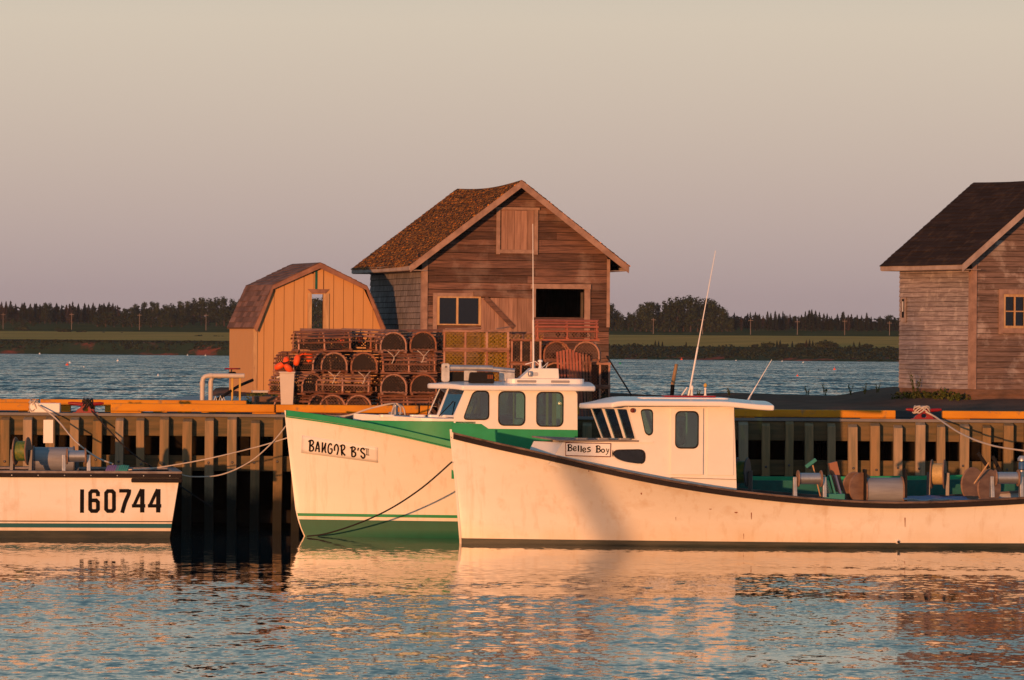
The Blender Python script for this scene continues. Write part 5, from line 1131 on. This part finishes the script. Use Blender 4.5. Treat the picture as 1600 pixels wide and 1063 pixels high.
b = MB(); b.tube([(-.02, 0, .06), (-.02, 0, .13)], .018, 6); b.build('stem', M['dark_steel'], va)
b = MB(); b.lathe([(.03, .125), (.17, .12), (.18, .135), (.17, .15), (.03, .145)], d=(0, 0, 1), n=18); b.build('handwheel', M['red_paint'], va, smooth=30)
for i, px in enumerate((363, 375)):
    a = P(px, 626, 112.2); b = MB(); b.bb(a.x-.02, a.x+.02, 112.1, 112.14, 2.36, vc.z-.05); b.build('support', M['ochre'], pi_)
a = P(418, 626, 115); b = MB(); b.box((a.x, 115, 2.55), (.62, .6, .28), R(12)); tag(b.build('timber_block', M['foundation'], bevel=.02), 'dark reddish timber block on the ground in front of the tan shed', 'block')
a = P(410, 620, 116); b = MB(); b.box((a.x, 116.3, 2.78), (.5, .4, .05), R(8)); tag(b.build('board_offcut', M['pvc'], bevel=.008), 'small pale board offcut lying under the front of the tan shed', 'board')
for i, (px, ht) in enumerate(((336, .12), (344, .13), (349, .10))):
    a = P(px, 630, 111.3); b = MB(); b.tube([(a.x-.04, 111.4, 2.60), (a.x, 111.4, 2.60+ht), (a.x+.04, 111.4, 2.60)], .009, 5); tag(b.build('lifting_ring', M['galv']), ['leftmost small wire loop on the far kerb', 'middle small wire loop on the far kerb', 'rightmost small wire loop on the far kerb'][i], 'wire loop')
a = P(1049, 612, 133); e_ = P(1057, 569, 133); t = thing('leaning_pole', 'thin leaning timber pole standing behind the white boat roof', 'pole'); b = MB(); b.tube([(a.x, 133, 2.3), tuple(a.lerp(e_, .25))], .055, 10); b.build('foot', M['black'], t, smooth=50); b = MB(); b.tube([tuple(a.lerp(e_, .25)), tuple(e_)], [.055, .045], 10); b.build('shaft', M['raw_wood'], t, smooth=50)
# ------------------------------------------------------------------ reels and gear on the boats
def reel(name, label, fr, px, py, c, wpx, rf, rd, drum, flange, rot=0, stands=None, stand_m='galv', n=28, zdeck=None, hub=True):
    x, z = fr.L(px, py, c); wd = wpx*100/F; t = thing(name, label, 'reel', fr.W(x, c, z), fr.a+R(rot), None)
    b = MB(); b.lathe([(rd, -wd/2), (rd, wd/2)], d=(1, 0, 0), n=n); b.build('drum', M[drum], t, smooth=40)
    for s_ in (-1, 1): b = MB(); b.lathe([(rf*.96, 0), (rf, .008), (rf, .022), (rf*.96, .03)], (s_*wd/2-.015, 0, 0), (1, 0, 0), n); b.build('flange', M[flange], t, smooth=30)
    if hub: b = MB(); b.tube([(-wd/2-.09, 0, 0), (wd/2+.09, 0, 0)], .022, 8); b.build('axle', M['dark_steel'], t)
    if stands is not None:
        for s_ in (-1, 1):
            xx = s_*(wd/2+.065); h = z-stands; b = MB(); b.prism([(-.085, -h), (.085, -h), (.03, .03), (-.03, .03)], lambda u, v, d: (d, u, v), xx-.035, xx+.035); b.build('stand', M[stand_m], t, bevel=.006)
    return t
gz = L1(100, 741)[1]+.055
reel('line_reel', 'reel of green line with brown flanges at the far left of the left boat', LF, 34, 705, -1.0, 20, .28, .20, 'green_line', 'ply', -14, gz, 'dark_steel')
reel('net_drum', 'large plain grey drum lying on the left boat', LF, 84, 718, -.2, 64, .27, .245, 'drum_grey', 'dark_steel', 2, gz-.12, 'dark_steel')
reel('hauler_reel', 'small steel reel on pale stands above the left boat gunwale', LF, 119, 713, -1.45, 29, .165, .115, 'steel', 'ply', 2, gz, 'galv')
for px, lb, mt, dx in ((174, 'purple cloth bundle on the left boat gunwale', 'purple', 0), (189, 'teal cloth bundle next to the purple one on the left boat', 'cloth_teal', .1)):
    x, z = LF.L(px, 736, -1.45); b = MB()
    for k in range(6):
        a = k/5-.5; b.beam((x+a*.20, -1.45-.06, gz), (x+a*.20+.05, -1.45+.08, gz+.12-.03*abs(a)), .05, .05)
    o = b.build('cloth_bundle', M[mt], smooth=60, bevel=.015); o.location = LF.o; o.rotation_euler = (0, 0, LF.a); tag(o, lb, 'cloth')
def wz(px, c): x = WF.L(px, 770, c)[0]; return WB.zs(WB.qx(x))+.015
reel('hauler_reel', 'small steel reel on pale stands near the white boat cabin', WF, 1265, 748, -1.42, 36, .165, .11, 'steel', 'ply', 3, wz(1265, -1.42), 'galv')
reel('net_drum', 'large steel drum between black plates on the white boat', WF, 1380, 768, -.9, 58, .30, .27, 'drum_grey', 'ply', 2, .34, 'dark_steel')
t = thing('cable_reel', 'round brown wooden reel end left of the large steel drum', 'reel', WF.W(*[(WF.L(1334, 762, -.8)[0]), -.8, WF.L(1334, 762, -.8)[1]]), WF.a+R(-58))
b = MB(); b.lathe([(.30, 0), (.31, .01), (.31, .03), (.30, .04)], d=(1, 0, 0), n=32); b.build('flange', M['ply'], t, smooth=30); b = MB(); b.lathe([(.08, .041), (.08, .2)], d=(1, 0, 0), n=16); b.build('core', M['ply'], t, smooth=30); b = MB(); b.lathe([(.30, .2), (.30, .24)], d=(1, 0, 0), n=32); b.build('flange', M['ply'], t, smooth=30)
for i, px in enumerate((1351, 1414)):
    x, z = WF.L(px, 760, -1.0); b = MB(); b.bb(-.02, .02, -.16, .16, .34-z, .33); o = b.build('upright_plate', M['black']); o.location = WF.W(x, -1.0, z); o.rotation_euler = (0, 0, WF.a); tag(o, ['black upright plate at the left end of the large drum', 'black upright plate at the right end of the large drum'][i], 'plate')
reel('line_reel', 'reel of golden line with brown flanges, mid cockpit of the white boat', WF, 1466, 741, .3, 20, .29, .21, 'gold_line', 'ply', -16, .36, 'dark_steel')
reel('line_reel', 'shaded reel of green line tucked behind the white boat cabin', WF, 1160, 738, .2, 16, .29, .22, 'green_line', 'dark_steel', -20, .36, 'dark_steel')
for i, (px, py, c, rr, rot) in enumerate(((1518, 757, .2, .34, -50), (1544, 762, -.6, .36, -48))):
    x, z = WF.L(px, py, c); t = thing('cable_reel', ['rear one of two big brown wooden reel discs in the white boat', 'front one of two big brown wooden reel discs in the white boat'][i], 'reel', WF.W(x, c, z), WF.a+R(rot))
    b = MB(); b.lathe([(rr-.01, 0), (rr, .01), (rr, .03), (rr-.01, .04)], d=(1, 0, 0), n=36); b.build('flange', M['ply'], t, smooth=30)
    b = MB(); b.lathe([(.07, -.12), (.07, 0)], d=(1, 0, 0), n=16); b.build('core', M['ply'], t, smooth=30)
reel('hauler_reel', 'small steel reel on pale stands at the right edge of the white boat', WF, 1573, 747, -1.42, 36, .165, .115, 'steel', 'ply', 3, wz(1573, -1.42), 'galv')
def loc_thing(name, lb, cat, m, build, bevel=.008, fr=WF, x=0, c=0, z=0, rz=0):
    b = MB(); build(b); o = b.build(name, M[m], bevel=bevel); o.location = fr.W(x, c, z); o.rotation_euler = (0, 0, fr.a+rz); return tag(o, lb, cat)
for i, (px, m, lb) in enumerate(((1291, 'cream_book', 'cream coloured leaning board, left of the three thin boards'), (1300, 'cloth_teal', 'teal leaning board, middle of the three thin boards'), (1309, 'blue_book', 'dark blue leaning board, right of the three thin boards'))):
    x, z = WF.L(px, 758, -1.1); loc_thing('leaning_board', lb, 'board', m, lambda b: b.box((0, 0, 0), (.035, .26, .40), M=Matrix.Rotation(R(-16), 3, 'Y')), x=x, c=-1.1, z=z)
x, z = WF.L(1306, 745, -.7); loc_thing('brown_case', 'tall reddish brown case leaning behind the thin boards', 'case', 'brown_box', lambda b: b.box((0, 0, 0), (.16, .2, .58), M=Matrix.Rotation(R(-14), 3, 'Y')), x=x, c=-.7, z=z)
x, z = WF.L(1303, 777, -1.2); loc_thing('fish_tray', 'teal plastic tray under the thin boards', 'tray', 'cloth_teal', lambda b: b.box((0, 0, 0), (.40, .3, .14)), x=x, c=-1.2, z=z, bevel=.02)
t = thing('deck_brush', 'deck brush with teal head standing handle down near the small reel', 'brush'); A = WF.L(1284, 752, -.6); B = WF.L(1270, 727, -.6); b = MB(); b.tube([WF.W(A[0], -.6, A[1]-.4), WF.W(B[0], -.6, B[1])], .014, 6); b.build('handle', M['raw_wood'], t); C_ = WF.L(1259, 730, -.6); D_ = WF.L(1275, 718, -.6); b = MB(); b.beam(WF.W(C_[0], -.6, C_[1]), WF.W(D_[0], -.6, D_[1]), .06, .07); b.build('brush_head', M['cloth_teal'], t, bevel=.01)
x, z = WF.L(1462, 780, -.9)
b = MB(); rows = []
for j in range(7): rows.append([(WF.L(1412, 776, -1.2)[0]+(WF.L(1515, 776, -1.2)[0]-WF.L(1412, 776, -1.2)[0])*i/18, -1.3+j*.15, wz(1460, -1.4)+.0+.022*math.sin(i*.9+j)*math.sin(j*.8+i*.3)+.006*j) for i in range(19)])
b.grid(rows); o = b.build('tarpaulin', M['blue_tarp'], smooth=60, solid=.02); o.location = WF.o; o.rotation_euler = (0, 0, WF.a); tag(o, 'crumpled blue tarpaulin along the white boat gunwale', 'tarpaulin')
for i, (a, c, cc) in enumerate((((1528, 708), (1542, 728), -.1), ((1551, 713), (1563, 738), -.2))):
    A = WF.L(*a, cc); B = WF.L(*c, cc); d_ = (Vector((B[0]-A[0], 0, B[1]-A[1])))*1.2; b = MB(); b.beam(WF.W(A[0], cc, A[1]), WF.W(A[0]+d_.x, cc, A[1]+d_.z), .05, .07); tag(b.build('black_bar', M['black'], bevel=.008), ['left black bar sticking up behind the wooden reel discs', 'right black bar sticking up behind the wooden reel discs'][i], 'bar')
A = WF.L(1545, 723, -1.0); B = WF.L(1522, 756, -1.0); b = MB(); b.tube([WF.W(A[0], -1.0, A[1]), WF.W(B[0], -1.0, B[1])], .014, 6); tag(b.build('wooden_stick', M['raw_wood']), 'thin wooden stick leaning on the front reel disc', 'stick')
t = thing('hauler_motor', 'small silver and blue motor at the right edge of the white boat', 'motor'); A = WF.L(1597, 722, -.6); b = MB(); b.lathe([(.03, 0), (.07, .02), (.07, .14), (.04, .18)], WF.W(A[0], -.6, A[1]-.16), n=14); b.build('casing', M['blue_tarp'], t, smooth=40); b = MB(); b.lathe([(.09, 0), (.09, .05), (.05, .1)], WF.W(A[0], -.6, A[1]+.02), n=14); b.tube([WF.W(A[0], -.6, .34), WF.W(A[0], -.6, A[1]-.16)], .04, 8); b.build('cap_and_post', M['galv'], t, smooth=40)
# ------------------------------------------------------------------ far shore
def Ys(X): return 1415-.62*max(-300, min(300, X))+6*math.sin(X*.045)+3*math.sin(X*.13+1)
def farz(X, d):
    r = sm((X+20)/60); w_ = lerp(8, 34, r)
    return interp([(-10, -1.0), (0, .0), (w_, 3.4), (w_+2, 3.6), (150, 6.8), (210, 8.2), (270, 10.2), (500, 12.5), (1400, 14)], d)
def sheet(name, d0, d1, nd, m, nx=140, x0=-900, x1=900, jit=0, off=0):
    b = MB(); g = random.Random(len(name)); rows = []
    for j in range(nd+1):
        d = lerp(d0, d1, j/nd); rows.append([(lerp(x0, x1, i/nx), Ys(lerp(x0, x1, i/nx))+d, farz(lerp(x0, x1, i/nx), d)+off+g.uniform(-jit, jit)) for i in range(nx+1)])
    b.grid(rows); return tag(b.build(name, m, smooth=50), kind='structure')
sheet('shore_bank', -10, 12, 12, M['bank'], 900, jit=.25)
sheet('shore_slope', 12, 38, 6, M['bank_green'], 400)
sheet('hay_field', 38, 158, 8, M['field'], 240)
sheet('meadow', 158, 1400, 20, M['meadow'], 160)
def leaves(b, c, rad, n, size, g, squash=1.0, up=.3):
    c = Vector(c)
    for _ in range(n):
        while True:
            p = Vector((g.uniform(-1, 1), g.uniform(-1, 1), g.uniform(-1, 1)))
            if .25 < p.length < 1: break
        q = c+Vector((p.x*rad, p.y*rad, p.z*rad*squash)); s_ = size*g.uniform(.6, 1.4)
        n_ = (p+Vector((g.uniform(-.6, .6), g.uniform(-.6, .6), g.uniform(-.2, .9)))).normalized(); u = n_.orthogonal().normalized(); u.rotate(Matrix.Rotation(g.uniform(0, 6.28), 3, n_)); v = n_.cross(u)
        b.add([q-u*s_-v*s_*.5, q+u*s_*.3-v*s_*.9, q+u*s_+v*s_*.2, q-u*s_*.2+v*s_], [(0, 1, 2, 3)])
def make_spruce(seed, brown=False):
    g = random.Random(seed); t = thing('spruce_tree', 'proto', 'tree'); b = MB(); b.tube([(0, 0, -.5), (0, 0, 5), (0, 0, 9.8)], [.16, .10, .02], 6); b.build('trunk', M['bark'], t)
    b = MB(); n = 34
    for i in range(n):
        f = i/(n-1); z = 1.2+8.7*f; r = (1.75*(1-f)**.8+.12)*g.uniform(.75, 1.2)
        if brown and f < .3: r *= .6
        for k in range(9):
            a = g.uniform(0, 6.28); L_ = r*g.uniform(.6, 1.1); d = Vector((math.cos(a), math.sin(a), 0)); s_ = Vector((-d.y, d.x, 0)); p = Vector((0, 0, z+g.uniform(-.12, .12))); e_ = p+d*L_+Vector((0, 0, -.28*L_+g.uniform(-.1, .15))); m_ = p.lerp(e_, .55); w_ = .16+.16*L_
            b.add([p, m_+s_*w_+Vector((0, 0, -.1)), e_, m_-s_*w_+Vector((0, 0, .08))], [(0, 1, 2, 3)]); b.add([p.lerp(e_, .2), m_+Vector((0, 0, -.28)), e_, m_+Vector((0, 0, .12))], [(0, 1, 2, 3)])
    b.build('crown', M['spruce_brown' if brown else 'spruce'], t, recalc=False); return t
def make_leafy(seed, m='leaf_dark', lobes=15, h=9):
    g = random.Random(seed); t = thing('broadleaf_tree', 'proto', 'tree'); b = MB(); b.tube([(0, 0, -.5), (0, 0, h*.35), (.2, 0, h*.6)], [.28, .2, .1], 7)
    cs = []
    for k in range(lobes):
        a = g.uniform(0, 6.28); f = g.uniform(0, 1); r = g.uniform(.3, 1)*2.9*(1-.5*f); c = Vector((r*math.cos(a), r*math.sin(a), h*(.16+.70*f))); cs.append(c)
        b.tube([(0, 0, h*.3), tuple(c*.6+Vector((0, 0, h*.12))), tuple(c)], [.12, .07, .03], 5)
    b.build('trunk', M['bark'], t); b = MB()
    for c in cs: leaves(b, c, g.uniform(1.1, 1.9), 75, .26, g, .8)
    leaves(b, (0, 0, h*.9), 1.2, 50, .25, g, .8)
    b.build('crown', M[m], t, recalc=False); return t
def make_bush(seed, m='leaf_dark'):
    g = random.Random(seed); t = thing('bush', 'proto', 'bush'); b = MB()
    for k in range(5): b.tube([(0, 0, -.3), (g.uniform(-.9, .9), g.uniform(-.9, .9), g.uniform(.8, 1.6))], [.05, .02], 4)
    b.build('stems', M['bark'], t); b = MB()
    for k in range(7): leaves(b, (g.uniform(-1.2, 1.2), g.uniform(-1, 1), g.uniform(.5, 1.3)), g.uniform(.6, .9), 55, .2, g, .8)
    b.build('leaves', M[m], t, recalc=False); return t
protos = dict(s=[make_spruce(1), make_spruce(2), make_spruce(3), make_spruce(4, True)], l=[make_leafy(11), make_leafy(12, 'leaf_mid'), make_leafy(13, lobes=18)], b=[make_bush(21), make_bush(22, 'leaf_mid')])
tg_ = random.Random(99); CN = {}
def cnt(k): CN[k] = CN.get(k, -1)+1; return CN[k]
def plant(kind, px, d, ytop, label, group, wid=1.0, i=None):
    pr = protos[kind]; p = pr[tg_.randrange(len(pr)) if i is None else i]; Y = Ys((px-800)*1500/F)+d; X = (px-800)*Y/F; Y = Ys(X)+d; X = P(px, 540, Y).x; z = farz(X, d)-.1
    top_ = P(px, ytop, Y).z; hh = {'s': 9.9, 'l': 9.0, 'b': 2.0}[kind]; s_ = max(.15, (top_-z)/hh); sc_ = (s_*wid, s_*wid, s_); rot = (0, 0, tg_.uniform(0, 6.28))
    if p.name not in used: used.add(p.name); p.location = (X, Y, z); p.rotation_euler = rot; p.scale = sc_; p['label'] = label; p['group'] = group; return p
    c = copy_tree(p, (X, Y, z), rot, label, sc_); c['group'] = group; return c
GL = 'spruces along the far left skyline'; LL = 'dark pointed spruce on the skyline left of the tan shed'
tops = [(-14, 474), (2, 472), (9, 471), (16, 470.5), (24, 475), (34, 474), (38, 473), (47, 475), (54, 474.5), (62, 476), (88, 474), (96, 477), (103, 476.5), (108, 475), (113, 472), (122, 475), (132, 474), (138, 476), (145, 473.5), (155, 475), (162, 474), (170, 472.5), (176, 474), (183, 477)]
OW = 'first second third fourth fifth sixth seventh eighth ninth tenth eleventh twelfth thirteenth fourteenth fifteenth sixteenth seventeenth eighteenth nineteenth'.split()
def nth(i):
    if i < 19: return OW[i]
    t = (i+1)//10; u = (i+1) % 10; return ['', '', 'twentieth', 'thirtieth', 'fortieth'][t] if u == 0 else ['', '', 'twenty', 'thirty', 'forty'][t]+'-'+OW[u-1]
for i_, (px, y) in enumerate(tops): plant('s', px, 265+tg_.uniform(-8, 12), y, nth(i_)+' spruce top from the left on the left skyline', GL, tg_.uniform(1.3, 1.8))
for k in range(34): plant('l' if k % 4 == 1 else 's', -10+k*5.9+tg_.uniform(-2, 2), 285+tg_.uniform(-5, 25), 480+tg_.uniform(-6, 6), 'dark tree in the rear rank of the wood at left', 'rear trees at left', 1.5)
for px, y, w_ in [(70, 473, .7), (78, 472.5, .7), (193, 482, .7), (205, 480, .8), (212, 474, .6), (226, 472, .75), (236, 471, .6), (246, 472, .7), (256, 476, .8), (268, 473, .8), (280, 470, .8), (292, 470, .9), (303, 465, .8), (314, 464, .8), (326, 465, .85), (338, 463.5, .8), (350, 464, .9), (362, 466, .9), (376, 467, .9), (392, 470, .9)]:
    plant('l', px, 250+tg_.uniform(-8, 15), y, nth(cnt('a'))+' broadleaf tree from the left on the skyline left of the tan shed', 'broadleaf trees on the far left skyline', w_)
for px, y in ((470, 465), (480, 464), (489, 465), (497, 464.5), (506, 464), (516, 466)):
    plant('l', px, 248, y, nth(cnt('w'))+' broadleaf tree from the left glimpsed through the slot of the tan shed', 'trees behind the tan shed', .9)
for px, y, d_ in [(4, 499, 235), (20, 497, 235), (36, 498, 232), (52, 501, 232), (152, 490, 225), (165, 487, 225), (178, 487, 225), (192, 486, 225), (206, 488, 225), (220, 489, 226), (236, 489, 226), (252, 491, 226), (268, 493, 226), (284, 492, 226)]:
    plant('l', px, d_, y, nth(cnt('b'))+' from the left of the low dark trees before the left wood', 'low trees before the left wood', 1.35)
for px, y, d_ in [(0, 514, 165), (28, 509, 170), (36, 508, 170), (44, 513, 168), (91, 513, 150), (98, 512.5, 150), (104, 513, 150), (123, 516, 148), (130, 515.5, 148), (162, 518, 146), (190, 520, 142), (306, 524, 100), (312, 523, 100), (336, 524, 100), (342, 525, 100), (348, 526, 100)]:
    plant('b', px, d_, y, nth(cnt('c'))+' small bush from the left in the fields left of the shed', 'bushes in the left fields', 1.4)
GR = 'spruces along the far right skyline'; LR = 'dark pointed spruce on the skyline between barn and net store'
RL = [(1147, 489), (1158, 494), (1168, 490), (1172, 488), (1180, 488), (1186, 491), (1192, 493), (1199, 487), (1204, 489), (1211, 486.5), (1217, 490), (1223, 487), (1228, 493), (1234, 491), (1243, 494), (1252, 492), (1258, 487), (1264, 485), (1268, 484), (1274, 486), (1280, 488), (1287, 490), (1296, 495), (1299, 494), (1308, 499), (1316, 488), (1318, 487), (1325, 492), (1330, 491), (1339, 492), (1346, 493), (1354, 489), (1361, 495), (1373, 495), (1375, 494), (1382, 500), (1390, 499), (1398, 501), (1404, 500)]; RS = [q[0] for q in RL]
for px, y in RL:
    plant('s', px, 225+tg_.uniform(-8, 15), y, nth(RS.index(px))+' spruce top from the left between barn and net store', GR, tg_.uniform(1.2, 1.7))
for k in range(36): plant('l' if k % 4 == 1 else 's', 1140+k*7.6+tg_.uniform(-2, 2), 250+tg_.uniform(-5, 25), 499+tg_.uniform(-9, 5), 'dark tree in the rear rank of the wood right of the barn', 'rear trees at right', 1.6)
for px, y, w_ in [(948, 472, .8), (956, 474, .8), (962, 484, .7), (970, 488, .7), (982, 487, .8), (992, 486, .7), (1002, 474, .75), (1010, 471, .8), (1018, 472, .8), (1028, 474, .8), (1038, 469, .8), (1047, 464, .8), (1058, 462.5, .8), (1068, 463, .8), (1079, 462, .8), (1090, 463, .85), (1102, 465, .85), (1112, 468, .85), (1120, 472, .85), (1128, 481, .85), (1136, 488, .8), (1142, 496, .8), (1000, 492, 1), (1016, 492, 1), (1046, 486, 1), (1066, 486, 1), (1090, 486, 1), (1110, 490, 1)]:
    plant('l', px, 205+tg_.uniform(-6, 12), y, nth(cnt('d'))+' broadleaf tree from the left on the skyline right of the barn' if y < 499 and px not in (1000, 1016, 1046, 1066, 1090.5, 1110) else 'front tree of the clump right of the barn, '+nth(cnt('e'))+' from left', 'broadleaf trees right of the barn', w_)
for px, y, k in [(1024, 532, 's'), (1029, 533, 's'), (1035, 536, 's'), (1072, 538, 's'), (1180, 536, 'b'), (1198, 535, 'b'), (1204, 534, 'b'), (1214, 532, 's'), (1219, 531.5, 's'), (1226, 535, 'b'), (1238, 533, 's'), (1252, 533, 'b'), (1260, 531, 's'), (1265, 530.5, 's'), (1270, 532, 's'), (1282, 533, 'b'), (1292, 531, 'b'), (1300, 534, 'b'), (1310, 540, 'b'), (1334, 534, 's'), (1343, 534, 's'), (1354, 535, 'b'), (1358, 537, 'b'), (1380, 541, 'b')]:
    plant(k, px, 36, y, nth(cnt(k))+(' small spruce' if k == 's' else ' low bush')+' from the left on the bank edge right of the barn', 'small spruces on the right bank' if k == 's' else 'bushes on the right bank', 1.7 if k == 's' else 1.2)
# ground cover that nobody could count
g = random.Random(5); b = MB()
for k in range(1500):
    X = g.uniform(-20, 130); d = g.uniform(4, 34); k_ = max(0, .55+.5*math.sin(X*.21+1)+.4*math.sin(X*.57)); leaves(b, (X, Ys(X)+d, farz(X, d)+.1+.3*k_), g.uniform(.3, .6)+.5*k_, 7, .30, g, .7)
for k in range(900):
    X = g.uniform(-160, -60); d = g.uniform(3, 14) if g.random() < .5+.5*math.sin(X*.16) or X > -92 else g.uniform(9, 14); leaves(b, (X, Ys(X)+d, farz(X, d)+.15), g.uniform(.4, .8), 7, .28, g, .7)
tag(b.build('bank_scrub', M['leaf_dark'], recalc=False), 'continuous dark scrub covering the far shore bank', 'scrub', kind='stuff')
b = MB()
for k in range(2600):
    X = g.uniform(-190, 150); d = (330 if X < 0 else 290)+g.uniform(-20, 20); leaves(b, (X, Ys(X)+d, farz(X, d)+g.uniform(0, 4.4 if X < 0 else 1.8)), 1.4, 6, .5, g)
for k in range(3800):
    X = g.choice((g.uniform(-700, -185), g.uniform(150, 700))); d = 290+g.uniform(-20, 20); leaves(b, (X, Ys(X)+d, farz(X, d)+g.uniform(0, 5+2*math.sin(X*.3)+1.5*math.sin(X*.9))), 1.6, 5, .7, g)
tag(b.build('distant_wood', M['spruce'], recalc=False), 'dark continuous wood behind the skyline trees', 'wood', kind='stuff')
for side, pl_, lab in (('left', [(5, 489), (112, 489), (218, 490), (322, 490)], 'utility pole in the fields left of the tan shed'), ('right', [(1021, 497), (1098, 497), (1173, 498), (1246, 500), (1320, 499), (1390, 502)], 'utility pole between the barn and the net store')):
    for i, (px, y) in enumerate(pl_):
        d = 185 if side == 'left' else 172; Y = Ys((px-800)*.2)+d; p = P(px, y, Y); z = farz(p.x, d); n_ = len(pl_)
        t = thing('utility_pole', ['leftmost', 'second', 'third', 'fourth', 'fifth', 'rightmost'][i if i < n_-1 else 5]+' pale '+lab, 'utility pole', (p.x, Y, z), 0, 'utility poles on the far '+side)
        b = MB(); b.tube([(0, 0, 0), (0, 0, p.z-z)], [.11, .08], 7); b.build('post', M['pole_wood'], t, smooth=60); b = MB(); b.bb(-.75, .75, -.06, .06, p.z-z-.65, p.z-z-.5); b.build('crossarm', M['pole_wood'], t)
# floats on the bay
for i, (px, py, m, r) in enumerate(sorted([(105, 571, 'orange_buoy', .28), (109, 567.5, 'white_glossy', .22), (184, 564.5, 'white_glossy', .26), (62, 553.5, 'white_glossy', .3), (131, 574, 'white_glossy', .12), (247, 587, 'white_glossy', .13), (293, 555.5, 'white_glossy', .25), (321, 556, 'white_glossy', .25), (1065, 562.5, 'orange_buoy', .35), (1304, 578, 'orange_buoy', .26), (1246, 588, 'orange_buoy', .17), (1255, 567, 'white_glossy', .22), (1222, 565, 'white_glossy', .22), (969, 569, 'green_paint', .3), (1279, 579, 'black', .16), (1150, 564, 'white_glossy', .22)])):
    u, v = uv(px, py); Y = H*F/v; nm = {'orange_buoy': 'orange', 'white_glossy': 'white', 'green_paint': 'green', 'black': 'black'}[m]; sd = 'left of the tan shed' if px < 500 else 'between barn and net store'
    t = thing('buoy', f'{nth(cnt(nm+sd))} tiny {nm} buoy from the left, {sd}', 'buoy', (u*Y/F, Y, 0), 0, f'tiny {nm} buoys {sd}'); b = MB(); b.lathe([(.02, -r*.8), (r*.8, -r*.4), (r, .1*r), (r*.75, r*.7), (.02, r)], n=10); b.build('float_body', M[m], t, smooth=60); b = MB(); b.tube([(0, 0, r*.9), (0, 0, r*1.9)], r*.12, 5); b.build('stick', M[m], t)
# weeds near the net store and along the land edge
g = random.Random(31)
def weed(X, Y, h, n, label, cat='weed', m='grass', name='weed', lf=.05):
    t = thing(name, label, cat, (X, Y, landz(X, Y)), 0, 'weeds on the land behind the wharf'); b = MB(); c = MB()
    for k in range(n):
        a = g.uniform(0, 6.28); l_ = h*g.uniform(.5, 1); e_ = Vector((math.cos(a)*l_*.3, math.sin(a)*l_*.3, l_)); b.tube([(g.uniform(-.05, .05), 0, -.03), tuple(e_*.5), tuple(e_)], [.007, .005, .003], 4)
        for q in range(7): p = e_*g.uniform(.25, 1); leaves(c, p, .03, 1, lf, g)
    b.build('stems', M[m], t); c.build('leaves', M[m], t, recalc=False)
q0 = SF.W(-.25, 2.3, 0); weed(q0.x, q0.y, .70, 8, 'tall leafy weed against the grey side wall of the net store', lf=.020)
q0 = SF.W(-.2, 1.0, 0); weed(q0.x, q0.y, .25, 9, 'low weed at the foundation near the store corner', lf=.03)
q0 = SF.W(-.3, .2, 0); weed(q0.x, q0.y-.3, .22, 16, 'short weed at the front corner of the net store', lf=.03)
for i, px in enumerate((1092, 1140, 1262, 1290, 1330, 1352, 1372)):
    Y = 138; X = (px-800)*Y/F; weed(X, Y, [.22, .2, .3, .4, .35, .3, .3][i], 5, ORD[min(i, 5)] + ' sparse weed stalk on the land edge before the bay' if i < 6 else 'rightmost sparse weed stalk on the land edge before the bay', lf=.018)
b = MB()
for k in range(320):
    s_ = g.uniform(0, 3.3); q0 = SF.W(-g.uniform(.02, .45)**1.0, s_, 0); leaves(b, (q0.x, q0.y, landz(q0.x, q0.y)+g.uniform(0, .12)), .04, 2, .03, g)
for k in range(500):
    X = g.uniform(-6.6, -4.2); Y = g.uniform(116, 130); leaves(b, (X, Y, landz(X, Y)+g.uniform(0, .1)), .04, 2, .035, g)
tag(b.build('grass', M['grass'], recalc=False), 'short green grass around the shed and the net store', 'grass', kind='stuff')

pl = thing('shadow_pile', 'unseen leaning timber pile added behind the viewpoint to shade the white hull', 'pile', (-26.4, 23.3, 0))  # added out of view to cast the soft diagonal shadow on the white hull
b = MB(); b.tube([(1.95, 0, -1.5), (-1.45, 0, 6.6)], [.22, .16], 14); b.build('shaft', M['post_wood'], pl, smooth=40)
b = MB(); b.tube([(-1.45, 0, 6.6), (-1.49, 0, 6.7)], [.17, .15], 14); b.build('cap', M['galv'], pl)

b = MB(); b.bb(-950, 950, -60, 3000, -14, 27)
hz = bpy.data.materials.new('haze'); hz.use_nodes = True; t = hz.node_tree; t.nodes.clear(); o_ = t.nodes.new('ShaderNodeOutputMaterial'); v_ = t.nodes.new('ShaderNodeVolumePrincipled')
v_.inputs['Color'].default_value = (.82, .80, .86, 1); v_.inputs['Density'].default_value = .00005; v_.inputs['Anisotropy'].default_value = .1; t.links.new(v_.outputs[0], o_.inputs['Volume'])
tag(b.build('haze', hz), 'thin evening haze lying over the water and far shore', 'haze', kind='stuff')
